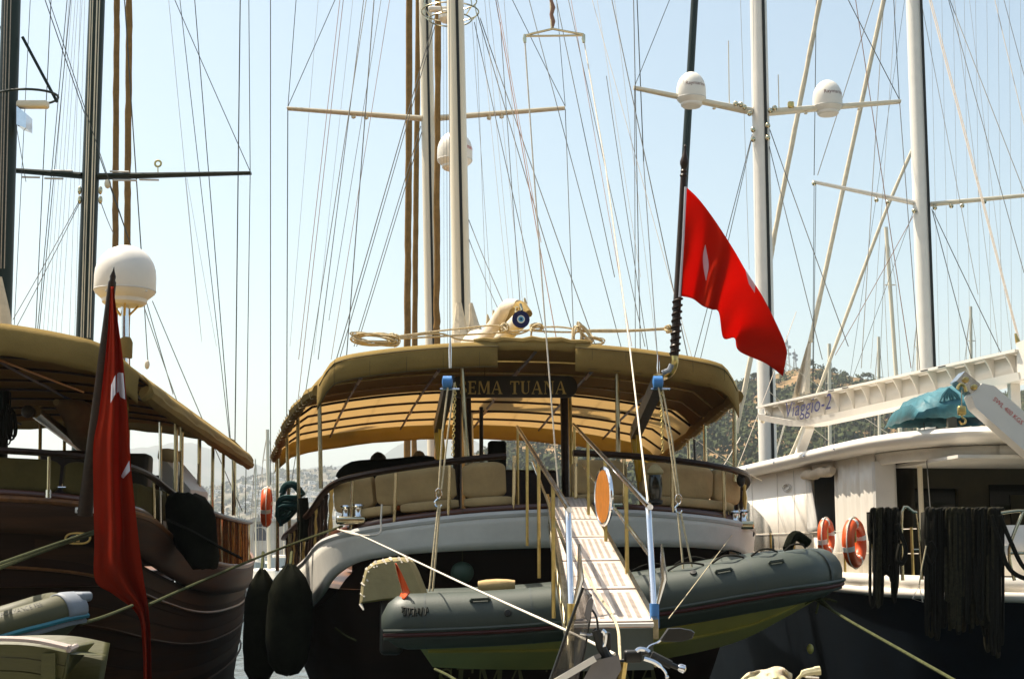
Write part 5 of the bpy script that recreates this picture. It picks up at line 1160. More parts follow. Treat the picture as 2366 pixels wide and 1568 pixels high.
for k in range(6):
    q = k*1.1; g.tube([c, c+V((.06*math.cos(q), .03, .05*math.sin(q))), c+V((.16*math.cos(q), .0, .12*math.sin(q)-.03))], .012, 5)
tag(g.obj('rope_knot', 'rope_green', origin=c), 'frayed knot of rope under the grey tender bow', 'rope')
# pale crumpled sheet on the quay edge
CS = thing('crumpled_sheet', P(1780, 1570, 8.2), 'crumpled pale plastic sheet lying on the quay edge under the tender bow', 'plastic sheet')
def cs_(a, c):
    x = lerp(1690, 1830, a); tp = itp([(0, 1590), (.12, 1572), (.3, 1552), (.5, 1546), (.7, 1540), (.85, 1540), (1, 1556)], a); y = lerp(tp, 1640, c)
    return P(x, y+4*noise.noise(V((a*6, c*5, 0))), 8.25-.35*c+.1*noise.noise(V((a*5, c*6, 3))))
M().grid(cs_, 30, 16).obj('sheet', 'sheet_pale', CS, thick=.004)
M().tube(smooth_path(PP([(1840, 1572), (1856, 1556), (1880, 1550), (1895, 1548)], 8.2), 4), [.01]*4+[.022]*5+[.026]*4, 7).obj('twisted_corner', 'sheet_pale', CS)
M().tube(PP([(1862, 1562+1), (1892, 1565)], 8.0), .006, 6).obj('loose_edge', 'rope_white', CS)
# ================================================================ RIGHT YACHT (Viaggio-2)
Vf = Frame((4.78, 17.0), (-.082, .9966))
TV = thing('motor_yacht', Vf(3, 0, 0), 'white motor yacht with curved deckhouse, roof-stowed gangway and navy hull', 'yacht')
ax3 = (Vf.R, Vf.F, V((0, 0, 1)))
ZR = 4.2
# roof slab with rounded aft corner
ol = [(0, 11), (0, 5), (.0, 2.4), (.12, 1.3), (.45, .55), (1.0, .12), (1.8, -.05), (3.5, -.15), (5.5, -.1), (6.6, .3), (7.0, 2), (7.0, 11)]
olp = [V((u, v, 0)) for u, v in ol]; o2 = smooth_path(olp[1:-1], 5); o2 = [olp[0]]+o2+[olp[-1]]
def ring(ins, z): 
    return [Vf(p.x+ins*(1 if p.x < 3.5 else -1)*(1 if abs(p.x-3.5) > 2.4 else .4), p.y+ins*max(0, 1-p.y/2.2), z) for p in o2]
M().loft([ring(.22, ZR-.19), ring(.06, ZR-.17), ring(0, ZR-.1), ring(0, ZR-.05), ring(.05, ZR), ring(.3, ZR+.04), ring(1.2, ZR+.1)], caps=True).obj('roof', 'white_paint', TV, smooth=50)
M().loft([ring(.3, ZR-.2), ring(.34, ZR-.33), ring(.36, ZR-.34)], wrap=False).obj('roof_fascia', 'old_white', TV, thick=.03)
# side wall, with doorway and window cut as separate wall pieces
def wall(v0, v1, z0, z1, name='wall', m_='white_paint', u0=.28, u1=None, n=6, th=.06):
    g = M(); u1 = u0 if u1 is None else u1
    g.loft([[Vf(lerp(u0, u1, k/n), lerp(v0, v1, k/n), z) for z in (z0, z1)] for k in range(n+1)], wrap=False); return g.obj(name, m_, TV, thick=th)
wall(5.0, 9.6, 2.3, ZR-.18, u0=.26); wall(3.9, 5.0, 3.86, ZR-.18); wall(3.9, 5.0, 2.3, 2.95)
M().loft([[Vf(.28+.012*math.sin(k*2.3)+.01*math.sin(k*.9), 2.2+1.7*k/24, z) for z in (2.3, 2.9, 3.5, ZR-.18)] for k in range(25)], wrap=False).obj('canvas_screen', 'white_paint', TV, thick=.03)
M().loft([[Vf(u, v, z) for z in (2.3, ZR-.3)] for u, v in ((.27, 2.26), (.27, 2.14), (.52, 2.1), (.56, 2.14), (.56, 2.5))], wrap=False).obj('corner_column', 'grey_white', TV, smooth=20)  # greyer than the walls: shade of the aft face put into the colour
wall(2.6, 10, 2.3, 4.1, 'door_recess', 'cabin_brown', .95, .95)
M().rbox(Vf(.9, 5.2, 3.35), .04, .7, .9, .015, ax3).obj('side_door', 'glass_dark', TV); M().bar(Vf(.32, 3.95, 2.9), Vf(.32, 3.95, 3.88), .05, .05).obj('door_frame', 'cream_alloy', TV, smooth=0)
M().loft([[Vf(.24, 5.0-.28*math.sin(k/8*1.57)**2, lerp(3.86, 2.95, k/8)) for k in range(9)], [Vf(.24, 5.25, lerp(3.86, 2.95, k/8)) for k in range(9)]], wrap=False).obj('painted_wall_shadow', 'grey_white', TV, thick=.02)  # grey sheet painting the curved shadow edge on the white wall
rl = [Vf(.2, v, 3.86+.015*math.sin(v*9)) for v in [3.75+k*.17 for k in range(10)]]; M().tube(rl, [.05, .075, .07, .085, .07, .08, .075, .08, .07, .05], 10).obj('rolled_blind', 'sail_white', TV)
# curved forward window
M().loft([[Vf(.235, lerp(7.2, 9.3, k/8), 2.55) for k in range(9)], [Vf(.235, lerp(7.2, 9.3, k/8), 2.9+.75*(k/8)**.6) for k in range(9)]], wrap=False).obj('side_window', 'hypalon_dark', TV, thick=.01)
# lettering on the side
text_obj('MOTION YACHT', .15, lambda a, b: Vf(.235, 6.3-a, 3.45+b), 'grey_text', TV)
g = M(); c = Vf(.22, 6.3, 3.72)
for k in (1, .6): g.tube([c+Vf.F*.25*k*math.cos(q)+V((0, 0, .06*k*math.sin(q))) for q in [6.28318*j/20 for j in range(20)]], .006, 4, closed=True)
g.obj('logo_rings', 'grey_text', TV)
# shaded aft cockpit
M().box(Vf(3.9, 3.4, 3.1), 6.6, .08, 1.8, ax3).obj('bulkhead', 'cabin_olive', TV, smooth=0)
for u, z, w_, h_ in ((1.35, 3.28, 1.0, .62), (3.3, 3.1, 1.9, 1.1)):
    wn = M().rbox(Vf(u, 3.34, z), w_, .03, h_, .012, ax3).obj('cabin_window', 'glass_dark', TV); M().bar(Vf(u+w_/2+.05, 3.32, z-h_/2), Vf(u+w_/2+.05, 3.32, z+h_/2), .05, .05).obj('window_frame', 'cabin_olive', wn, smooth=0)
M().rbox(Vf(3.0, 3.3, 3.15), .7, .03, .7, .01, ax3).obj('curtain', 'cabin_olive', TV)
M().box(Vf(3.6, 1.2, ZR-.36), 6.0, 2.2, .04, ax3).obj('cockpit_ceiling', 'old_white', TV, smooth=0)
M().rbox(Vf(2.2, 1.7, 2.75), 1.6, .5, .5, .1, ax3).obj('cockpit_sofa', 'cabin_olive', TV)
M().tube([Vf(.8, 1.9, 2.3), Vf(.8, 1.9, ZR-.3)], .035, 10).obj('cockpit_post', 'cream_alloy', TV)
# deck edge, bulwark, hull
M().loft([[Vf(.0, 10, z) for z in (2.25, 2.42)], [Vf(0, 2, z) for z in (2.25, 2.42)], [Vf(.15, .6, z) for z in (2.25, 2.42)], [Vf(.5, -.1, z) for z in (2.25, 2.42)], [Vf(1.4, -.45, z) for z in (2.22, 2.4)], [Vf(4, -.6, z) for z in (2.22, 2.4)], [Vf(7, -.5, z) for z in (2.22, 2.4)]], wrap=False).obj('deck_edge', 'white_paint', TV, thick=.06)
M().tube(smooth_path([Vf(0, 9, 2.22), Vf(0, 2, 2.2), Vf(.15, .55, 2.2), Vf(.5, -.18, 2.2), Vf(1.4, -.53, 2.18), Vf(4, -.68, 2.18), Vf(7, -.58, 2.18)], 5), .06, 10).obj('rub_rail', 'white_paint', TV)
M().add([Vf(.0, 10, 2.32), Vf(0, 2, 2.32), Vf(.5, -.1, 2.32), Vf(1.4, -.45, 2.31), Vf(7, -.5, 2.31), Vf(7, 10, 2.31)], [tuple(range(6))]).obj('deck', 'old_white', TV, smooth=0)
rg = []
for t_ in (0, .3, .6, 1):
    rg.append([Vf(u+.35*t_, v+.7*t_, lerp(2.16, -.4, t_)) for u, v in ((.02, 14), (.02, 9), (.02, 3), (.12, .8), (.5, 0), (1.4, -.4), (4, -.55), (7, -.5))])
M().loft(rg, wrap=False).obj('hull', 'navy_hull', TV, smooth=40)
M().loft([[Vf(u, v, z) for z in (2.42, 3.02)] for u, v in ((1.0, .15), (1.35, .05), (2.2, -.02), (3.2, -.05), (5, -.05))], wrap=False).obj('aft_bulwark', 'white_paint', TV, thick=.05)
# side stanchions with wire rails
sp_ = [(.06, v) for v in (8.2, 6.8, 5.4, 4.1, 2.9, 1.7)]+[(.18, .62), (.62, -.1)]
for u, v in sp_: M().tube([Vf(u, v, 2.4), Vf(u, v, 3.0)], .018, 8).obj('stanchion', 'brass', TV)
for z in (2.98, 2.68): M().tube([Vf(u, v, z) for u, v in sp_], .006, 5).obj('guard_wire', 'rope_white', TV)
for pts in ([(2086, 1340), (2084, 1182), (2110, 1182), (2120, 1200), (2131, 1338)], [(2310, 1185), (2345, 1180), (2366, 1180), (2420, 1184)], [(2364, 1182), (2332, 1268), (2344, 1340)], [(2330, 1277), (2420, 1277)]):
    M().tube(smooth_path(PP(pts, 16.25), 4), .02, 8).obj('pushpit_rail', 'steel', TV)
M().tube(PP([(2110, 1269), (2126, 1269)], 16.25), .012, 6).obj('pushpit_rail', 'steel', TV)
# small fittings: panel seams, cleats, hatch, roof rail
for v in (5.9, 6.9, 8.6): M().bar(Vf(.222, v, 2.4), Vf(.222, v, ZR-.22), .004, .012, Vf.F).obj('panel_seam', 'grey_text', TV, smooth=0)
M().bar(Vf(.222, 5.05, 2.98), Vf(.222, 9.5, 2.98), .01, .02).obj('panel_seam', 'grey_text', TV, smooth=0)
for v in (4.4, 7.6): M().tube([Vf(.03, v-.1, 2.47), Vf(.03, v-.04, 2.45), Vf(.03, v+.04, 2.45), Vf(.03, v+.1, 2.47)], .014, 6).obj('cleat', 'chrome', TV)
for u in (1.5, 3.2): M().tube([Vf(u, -.5, 2.47), Vf(u+.05, -.5, 2.45), Vf(u+.12, -.5, 2.45), Vf(u+.18, -.5, 2.47)], .014, 6).obj('cleat', 'chrome', TV)
M().rbox(Vf(1.05, -.02, 2.72), .22, .03, .12, .01, ax3).obj('shore_power_box', 'grey_white', TV)
for k in range(4):
    u = 1.3+k*.9; M().tube([Vf(u, .05, ZR+.04), Vf(u, .05, ZR+.11)], .01, 6).obj('roof_rail_foot', 'steel', TV)
M().tube([Vf(1.3, .05, ZR+.11), Vf(4.0, .05, ZR+.11)], .012, 6).obj('roof_rail', 'steel', TV)
for v in (3.0, 4.5, 6.2, 8): M().lathe(Vf(-.012, v, ZR-.08), -Vf.R, [(.001, 0), (.02, .0), (.016, .012), (.001, .014)], 8).obj('roof_snap', 'chrome', TV)
# ---- lifebuoys
ring_buoy(1909, 1240, 17.95, 20, 44, R_(62), 'orange lifebuoy on the yacht rail nearer the white deckhouse door', 'lifebuoys')
ring_buoy(1974, 1253, 17.2, 24, 57, R_(58), 'orange lifebuoy hung beside the black rope bundle on the yacht rail', 'lifebuoys')
for x, y, Y in ((1908, 1215, 17.9), (1972, 1212, 17.15)): tag(M().rbox(P(x, y+12, Y), .06, .06, .3, .02).obj('rescue_light', 'brass', origin=P(x, y+25, Y)), 'small brass rescue light clipped inside the orange lifebuoy at the rail' if x < 1950 else 'small brass rescue light clipped inside the lifebuoy beside the rope bundle', 'light')
# ---- black rope bundles over the stern rail
def rope_bundle(label, x0, x1, ytop, ybots, Y, n, seed):
    t = thing('rope_bundle', P((x0+x1)/2, max(ybots), Y), label, 'rope'); rr = random.Random(seed)
    for k in range(n):
        x = lerp(x0, x1, (k+.5)/n)+rr.uniform(-2, 2); yb = lerp(ybots[0], ybots[1], k/n)+rr.uniform(-70, 45); dx = rr.uniform(2, 9); Yk = Y+rr.uniform(-.1, .08)
        up = [(x-dx*.2, ytop+60), (x, ytop+4), (x+dx*.5, ytop-3+rr.uniform(-4, 2)), (x+dx, ytop+6)]
        path = [(x-dx*.3, yb-60), (x-dx*.3, ytop+140)]+up+[(x+dx*1.1, ytop+120), (x+dx, yb-20), (x+dx*.4, yb+rr.uniform(0, 10)), (x-dx*.3, yb-20), (x-dx*.3, yb-60)]
        M().tube(smooth_path([P(a, b, Yk-.05+.1*(j in (2,))) for j, (a, b) in enumerate(path)], 4), .018, 6).obj('strand', 'rope_highlight' if rr.random() < .3 else 'rope_black', t)
    g = M()
    g.loft([[P(lerp(x0-3, x1+3, a), y, Y+.02+.06*math.sin(a*30+y)) for a in [j/14 for j in range(15)]] for y in (ytop+2, ytop+50, lerp(ytop, min(ybots), .45), min(ybots)-90)], wrap=False); g.obj('inner_coil', 'rope_black', t, thick=.08)
    return t
rope_bundle('narrow black rope bundle hung over the yacht rail beside the lifebuoy', 2012, 2074, 1180, (1370, 1340), 16.4, 15, 1)
rope_bundle('wide mass of black mooring ropes hung over the yacht stern rail', 2136, 2312, 1180, (1420, 1470), 16.3, 44, 2)
for pts in ([(2138, 1280), (2150, 1300), (2160, 1272), (2150, 1250)], [(2072, 1210), (2092, 1265), (2086, 1300), (2074, 1290), (2080, 1255)], [(2290, 1190), (2312, 1260), (2330, 1310), (2366, 1335), (2420, 1340)], [(2310, 1190), (2335, 1250), (2366, 1310), (2410, 1330)]):
    q = smooth_path(PP(pts, 16.15), 6); tag(M().tube(q, .026, 6).obj('rope_loop', 'rope_black', origin=q[0]), {2138: 'black rope loop dangling at the edge of the wide rope mass beside the hanging handle', 2072: 'black rope loop beside the narrow rope bundle', 2290: 'thick black rope sagging from the wide rope mass along the stern rail', 2310: 'black rope crossing the V-shaped rail brace'}[pts[0][0]], 'rope')
LT = thing('hanging_handle', P(2110, 1375, 16.1), 'rope with a small triangular handle hanging below the yacht stern', 'rope handle')
M().tube(PP([(2140, 1260), (2130, 1310), (2124, 1350)], 16.1), .008, 6).obj('rope', 'rope_pale', LT); M().tube(PP([(2124, 1352), (2108, 1382), (2132, 1390)], 16.1), .008, 6, closed=True).obj('triangle', 'rope_white', LT)
# ---- gangway stowed on the roof
GB = thing('stowed_gangway', Vf(.4, 5.5, ZR), 'white ribbed gangway beam lettered Viaggio-2 stowed on the yacht roof', 'gangway')
b0, b1 = P(1768, 962, 23.6), P(2372, 838, 17.6)
tB = (b1-b0).normalized(); nB = V((tB.y, -tB.x, 0)).normalized()
if nB.y > 0: nB = -nB
LB_ = (b1-b0).length; HB = .36; Z = V((0, 0, 1))
def gb_(s, h, d=0): return b0+tB*(s*LB_)+Z*h+nB*d
def bot(s): return itp([(0, -.06), (.04, -.12), (.16, -.27), (.22, -.3), (1, -.22)], s)
N_ = 40
M().loft([[gb_(k/N_, .12, 0), gb_(k/N_, bot(k/N_)+.06, 0)] for k in range(N_+1)], wrap=False).obj('web', 'white_paint', GB, thick=.02)
M().loft([[gb_(k/N_, .13, -.22), gb_(k/N_, .13, .17), gb_(k/N_, .165, .17), gb_(k/N_, .165, -.22)] for k in range(N_+1)]).obj('top_flange', 'white_paint', GB, smooth=30)
M().loft([[gb_(k/N_, bot(k/N_), -.2), gb_(k/N_, bot(k/N_), .12), gb_(k/N_, bot(k/N_)+.1, .14), gb_(k/N_, bot(k/N_)+.1, -.2)] for k in range(N_+1)]).obj('bottom_chord', 'white_paint', GB, smooth=30)
for k in range(16):
    s_ = .035+k*.062
    if s_ > .97: break
    pr = [gb_(s_, .128, .005)]+[gb_(s_, lerp(.128, bot(s_)+.1, j/6), .165-.13*math.sin(j/6*1.57)) for j in range(7)]+[gb_(s_, bot(s_)+.1, .005)]
    M().prism(pr, tB*.025).obj('rib', 'white_paint', GB, smooth=0)
for k in (4, 5, 10, 11): M().bar(gb_(.1+k*.06, .148, .173), gb_(.125+k*.06, .148, .173), .004, .012).obj('vent_slot', 'black_plastic', GB, smooth=0)
sT = .245
text_obj('Viaggio-2', .34, lambda a, b: gb_(sT+a/LB_*1.02, b-.12, .172), 'navy_text', GB, shear=.25, space=1.05)
M().loft([[gb_(.995, -.22, d) for d in (-.22, .12)]+[gb_(.995, .25, d) for d in (.12, -.22)], [gb_(1.03, -.2, d) for d in (-.2, .1)]+[gb_(1.03, .28, d) for d in (.1, -.2)]]).obj('hinge_end', 'old_white', GB, smooth=0)
M().bar(gb_(.2, -.28, -.05), V((b0.x+.6, 24.0, ZR+.03)), .14, .1).obj('support_strut', 'white_paint', GB, smooth=0)
M().tube([gb_(.012, .02, 0), gb_(-.01, -.08, .02)], .04, 8).obj('end_fitting', 'cream_alloy', GB)
for s_ in (.75, .95): M().bar(gb_(s_, -.2, -.05), gb_(s_, -.2, -.05)*1+V((0, 0, ZR+.02-gb_(s_, -.2).z)), .12, .12).obj('support_leg', 'white_paint', GB, smooth=0)
# ---- crane
CR = thing('deck_crane', P(2330, 985, 17.2)*1, 'white folding deck crane marked SWL 400 KGS with brass hook on the yacht roof', 'crane')
a, b = P(2236, 892, 16.9), P(2420, 1052, 16.9)
tC = (b-a).normalized(); uC = V((tC.z, 0, -tC.x)); uC = -uC if uC.z < 0 else uC
M().loft([[p+uC*h*.5+V((0, d, 0)) for h, d in ((w_, -.14), (w_, .14), (-w_, .14), (-w_, -.14))] for p, w_ in ((a+tC*.08, .2), (a+tC*.2, .34), (a+tC*.22, .35), (b, .36))]).obj('arm', 'white_paint', CR, smooth=20)
text_obj('SWL 400 KGS', .075, lambda x, y: a.lerp(b, .42)+tC*x+uC*(y+.03)+V((0, -.146, 0)), 'red_text', CR)
hp = M().bar(a-tC*.16, a+tC*.14, .26, .16, uC).obj('hinge_plate', 'chrome', CR, smooth=0)
for k in (-.09, .04): M().lathe(a+tC*k+V((0, -.13, 0)), (0, -1, 0), [(.001, 0), (.04, 0), (.035, .03), (.001, .035)], 12).obj('hinge_bolt', 'brass', hp)
M().tube(smooth_path(PP([(2212, 898), (2218, 888), (2228, 892), (2232, 905)], 16.75), 4), .02, 6).obj('hydraulic_fitting', 'brass', CR)
M().tube(PP([(2222, 900), (2222, 938)], 16.7), .006, 5).obj('hook_wire', 'steel', CR)
M().rbox(P(2222, 948, 16.7), .1, .06, .11, .02).obj('hook_block', 'brass', CR)
c = P(2223, 968, 16.7); M().tube(smooth_path([c+V((0, 0, .06)), c+V((.005, 0, .02)), c+V((.04, 0, -.01)), c+V((.025, 0, -.05)), c+V((-.02, 0, -.05)), c+V((-.035, 0, -.02))], 4), .013, 7).obj('hook', 'brass', CR)
M().tube([P(2400, 1035, 17.0), V((P(2400, 1035, 17.0).x, 17.2, ZR+.02))], .2, 14).obj('pedestal', 'white_paint', CR)
# ---- teal tarp over roof gear
TP = thing('covered_gear', P(2180, 975, 18.3), 'teal tarpaulin tied over gear on the yacht roof under the gangway beam', 'tarpaulin')
def tp_(x, Yd):
    tp = itp([(2076, 982), (2080, 950), (2105, 925), (2150, 905), (2190, 893), (2215, 897), (2250, 920), (2300, 960), (2310, 972)], x)
    return tp
rings = []
for i in range(25):
    x = lerp(2077, 2306, i/24); rg = []
    for j in range(13):
        a_ = math.pi*j/12; y = lerp(978-(x-2077)*.02, tp_(x, 0), math.sin(a_)**.7); Yk = 18.4-.75*math.cos(a_)
        wr = .03*noise.noise(V((x*.12, j*.8, 0)))+.02*math.sin(x*.35)*math.sin(a_)
        p = P(x, y, 18.4); rg.append(V((p.x, Yk, max(ZR+.04, p.z+wr))))
    rings.append(rg)
M().loft(rings, wrap=False).obj('tarp', 'tarp_teal', TP, thick=.01, smooth=30)
for k in range(7):
    x = 2170+k*9; M().tube(PP([(2192, 896), (lerp(2192, x, .6), 912), (x, 930+8*math.sin(k*2.1))], 17.72), [.012, .02, .006], 6).obj('tarp_pleat', 'tarp_teal', TP)
# ---- main mast with domes (stands forward on the yacht)
MV = mast(TV, 1752, 0, 1771, 900, 36, 42, 'white_paint', .35)
spreader(TV, 1738, 258, 1464, 203, 36, 17, 9, 'cream_alloy'); spreader(TV, 1772, 260, 2080, 235, 36, 17, 9, 'cream_alloy')
dome(None, 1597, 207, 35, 86, 36.0, 'white antenna dome lettered Raymarine in line with the dark green mast', 'Raymarine', tx=.25, ty=.02)
dome(None, 1912, 226, 35, 86, 36.0, 'white antenna dome lettered Raymarine between the two furled pale headsails', 'Raymarine', tx=.3, ty=.02)
for x, y0, y1 in ((1685, 95, 240), (1800, 173, 255)): M().tube(PP([(x-2, y0), (x, y1)], 36), .014, 5).obj('whip_antenna', 'cream_alloy', TV)
for x, y in ((1700, 240), (1712, 242), (1720, 248), (1732, 262), (1780, 256), (1790, 250), (1740, 300), (1740, 322), (1774, 290), (1774, 318)): M().ball(P(x, y, 35.7), (.07, .06, .08), 8, 6).obj('mast_fitting', 'steel', TV)
M().rbox(P(1827, 243, 35.9), .16, .16, .18, .04).obj('deck_floodlight', 'brass', TV)
for x, y in ((1582, 234), (1650, 248), (1862, 259), (1985, 250)): M().lathe(P(x, y+1, 35.95), (0, 0, -1), [(.04, 0), (.05, .03), (.02, .05)], 8).obj('spreader_lamp', 'cream_alloy', TV)
# furled headsails of the yacht and its neighbour
for pts, Y, wd, m_ in (([(1926, -200), (1894, 0), (1840, 280), (1790, 540), (1776, 620), (1700, 1000)], 40, 13, 'furled_sail'),):
    path = smooth_path(PP(pts, Y), 12); r = wd/2*Y/FPX
    M().tube([p+V((.004*math.sin(k*1.7), 0, 0)) for k, p in enumerate(path)], [r*(.9+.15*noise.noise(V((k*.45, Y, 2)))) for k in range(len(path))], 8).obj('furled_headsail', m_, TV)
# ================================================================ NEIGHBOURING YACHTS behind, seen mostly as masts
def yacht(label, mx, Y, L, hull='white_paint', beam=None, hd=1.4, house=True):
    """hull and deckhouse of a moored yacht whose mast stands at photo column mx"""
    X = (mx-PW/2)/FPX*Y; t = thing('sailing_yacht', (X, Y, 0), label, 'sailing boat', 'yachts moored behind'); B_ = beam or L*.27; rg = []
    for k in range(9):
        f = k/8; b_ = B_/2*(1-max(0, (f-.35)/.65)**2.2)*(.82+.18*min(1, f*3)); y = Y-L*.45+L*f; zt = hd+.25*(f*2-1)**2
        rg.append([V((X-b_, y, zt)), V((X-b_*.9, y, .3)), V((X, y, -.5)), V((X+b_*.9, y, .3)), V((X+b_, y, zt)), V((X, y, zt+.05))])
    M().loft(rg).obj('hull', hull, t)
    if house: M().rbox((X, Y, hd+.3), B_*.55, L*.35, .7, .15).obj('deckhouse', 'old_white', t)
    return t
def stick(T, pts, Y, w0, w1, m_='mast_white', name='mast', zb=1.2):
    a, b = P(*pts[0], Y), P(*pts[1], Y); b = a.lerp(b, (a.z-zb)/max(a.z-b.z, .01)); M().tube([a, b], [w0/2*Y/FPX, w1/2*Y/FPX], 10).obj(name, m_, T)
# the large neighbour with the second white mast
T2 = yacht('big sailing yacht behind with a white mast and single bare spreader', 2145, 46, 26, beam=6.5, hd=2.2)
mast(T2, 2111, 0, 2142, 850, 46, 38, 'white_paint', .62)
spreader(T2, 2118, 470, 1878, 420, 46, 11, 7, 'white_paint'); spreader(T2, 2150, 472, 2440, 445, 46, 11, 7, 'cream_alloy')
for x, y in ((1881, 424), (2025, 462), (2051, 468), (2160, 480), (2112, 487), (2198, 476), (2223, 475), (2274, 466)): M().ball(P(x, y, 45.8), .08, 8, 6).obj('mast_fitting', 'steel', T2)
for pts, Y, wd, m_ in (([(2072, -140), (2042, 0), (1960, 380), (1900, 660), (1872, 790)], 50, 12, 'furled_sail'), ([(2109, 343), (2050, 480), (1985, 650), (1925, 812), (1880, 930), (1810, 1090)], 52, 9, 'furled_sail')):
    path = smooth_path(PP(pts, Y), 10); r = wd/2*Y/FPX
    M().tube(path, [r*(.9+.15*noise.noise(V((k*.45, Y, 2)))) for k in range(len(path))], 8).obj('furled_headsail', m_, T2)
def hs(a, c):
    x0, x1 = itp([(0, 1868), (.3, 1856), (1, 1830)], c), itp([(0, 1874), (.3, 1873), (1, 1871)], c); y = lerp(785, lerp(920, 908, a), c)
    return P(lerp(x0, x1, a), y, 50+.3*math.sin(a*7)*c)
M().grid(hs, 10, 14).obj('sail_clew', 'sail_white', T2, thick=.01); M().tube([hs(0, 1), P(1790, 1060, 50)], .03, 5).obj('sheet', 'rope_white', T2)
# the dark green mast of a boat behind the flag
T3 = yacht('sailing boat behind with a tall dark green mast lined up behind the flagstaff', 1585, 52, 20, 'hull_brown', hd=1.8)
mast(T3, 1605, 0, 1583, 380, 52, 19, 'green_mast', None, zbase=1.8)
# small yachts across the pontoon
SM = [((2047, 525), (2080, 1000), 62, 9, 11, 'white_paint', 'sloop behind the gangway beam with a slanting pale mast and short crosstrees'), ((2120, 727), (2122, 990), 95, 7, 8, 'old_white', 'small sloop with a short pale mast just beside the big white mast'), ((2243, 708), (2245, 990), 80, 7, 8, 'white_paint', 'small sloop with a pale mast rising above the crane end of the gangway beam'), ((1916, 794), (1918, 1120), 88, 8, 9, 'old_white', 'small sloop with mast crossing the white sail clew and beam'), ((2030, 778), (2033, 1110), 90, 7, 8, 'white_paint', 'small sloop with mast standing behind the Viaggio-2 lettering'), ((618, 992), (621, 1240), 70, 8, 9, 'old_white', 'sloop with a grey-white mast in the gap between the two gulets'), ((590, 1060), (591, 1240), 150, 3, 4, 'old_white', 'distant sloop with a thin mast beside the arched building'), ((548, 1130), (549, 1250), 190, 3, 3, 'white_paint', 'distant white sloop behind the brown gulet rail'), ((655, 1140), (656, 1250), 210, 3, 3, 'white_paint', 'distant white sloop behind the orange lifebuoy')]
for (p0, p1, Y, w0, w1, hl, lab) in SM:
    T_ = yacht(lab, p1[0], Y, 11 if Y < 120 else 13, hl, hd=1.1); stick(T_, (p0, p1), Y, w0, w1)
    h = p1[1]-p0[1]; xm = lerp(p0[0], p1[0], .3)
    ys = p0[1]+h*.28; M().tube(PP([(xm-14*60/Y, ys), (xm+14*60/Y, ys)], Y), .03, 6).obj('spreader', 'old_white', T_)
    for sx in (-1, 1): M().tube([P(p0[0], p0[1]+3, Y), P(xm+sx*14*60/Y, ys, Y), P(p1[0]+sx*18*60/Y, p1[1]+90, Y)], .012*Y/70, 4).obj('shroud', 'wire_pale', T_)
    M().tube([P(p0[0], p0[1]+3, Y), P(p1[0]-60*60/Y, p1[1]+100, Y+4)], .012*Y/70, 4).obj('forestay', 'wire_pale', T_)
# ================================================================ RIGGING
wires(TL, [(70, 0, 33, 750, 22, 22, .8), (118, 0, 82, 770, 29, 29, 1.1), (155, 0, 86, 770, 29, 29, 1), (163, 0, 90, 770, 29, 29, 1), (105, 0, 302, 566, 29, 29, 1.2), (114, 0, 300, 560, 28.6, 28.6, 1),
    (188, 455, 30, 738, 29, 26, 1), (183, 470, 38, 755, 29, 26, 1), (230, 458, 262, 540, 29, 28, 1), (288, 0, 326, 575, 29, 29, 1.4), (326, 575, 342, 840, 29, 27, 1.2), (300, 560, 400, 910, 29, 27, 1.1), (330, 700, 436, 1000, 28, 26, 1.1), (352, 695, 560, 1180, 28, 30, 1),
    (390, 0, 465, 780, 29, 29, .5, 'wire_pale'), (416, 0, 530, 1010, 29, 29, .9), (450, 0, 545, 1170, 29, 29, 1.1), (405, 0, 578, 396, 29, 29, 1), (555, 0, 541, 1180, 29, 29.5, 1.4), (575, 0, 578, 396, 29, 29, 1), (578, 402, 567, 1185, 29, 29.5, 1),
    (428, 412, 466, 790, 30, 30, .4, 'wire_pale'), (432, 412, 500, 800, 30, 30, .4, 'wire_pale'), (0, 60, 60, 420, 22, 25, .8), (0, 130, 18, 60, 22, 22, .8)])
for k, (x0, x1) in enumerate(((180, 128), (190, 140), (174, 118), (166, 108), (160, 98), (186, 160), (196, 172), (208, 180))):
    wires(TL, [(x0, 0, x1, 790, 33+k*.3, 33, .45, 'wire_pale')], 'halyard')
M().tube(PP([(541, 1040), (540, 1190)], 29.4), .05, 8).obj('turnbuckle', 'steel', TL)
M().ball(P(340, 842, 27), (.05, .05, .09), 8, 6).obj('block', 'cream_alloy', TL); M().ball(P(249, 425, 28.7), (.07, .06, .1), 8, 6).obj('block', 'cream_alloy', TL)
W33 = [(684, 0, 665, 250, 33, 33, .9), (773, 0, 665, 247, 33, 33, .9), (665, 253, 662, 1090, 33, 32, 1.2), (625, 0, 625, 1120, 33, 32, 1.1), (785, 0, 690, 830, 33, 30, .8, 'wire_rust'), (793, 0, 680, 1000, 33, 30, .8, 'wire_rust'), (840, 0, 735, 830, 33, 30, 1), (846, 0, 668, 1150, 33, 28, 1), (864, 0, 800, 830, 33, 30, 1.3), (900, 0, 765, 830, 33, 30, .7, 'wire_rust'), (880, 0, 760, 740, 33, 30, .7),
    (1008, 30, 777, 830, 33, 28, 1.2), (1005, 60, 784, 830, 33, 28, 1), (972, 292, 818, 800, 33, 28, 1), (976, 300, 824, 800, 33, 28, 1), (735, 0, 670, 800, 34, 33, .4, 'wire_pale'), (815, 0, 725, 820, 34, 33, .4, 'wire_pale'),
    (1185, 0, 1306, 246, 33, 33, .9), (1306, 252, 1330, 900, 33, 30, 1), (1223, 0, 1440, 820, 33, 29, 1), (1286, 0, 1306, 246, 33, 33, .8)]
wires(TA, W33)
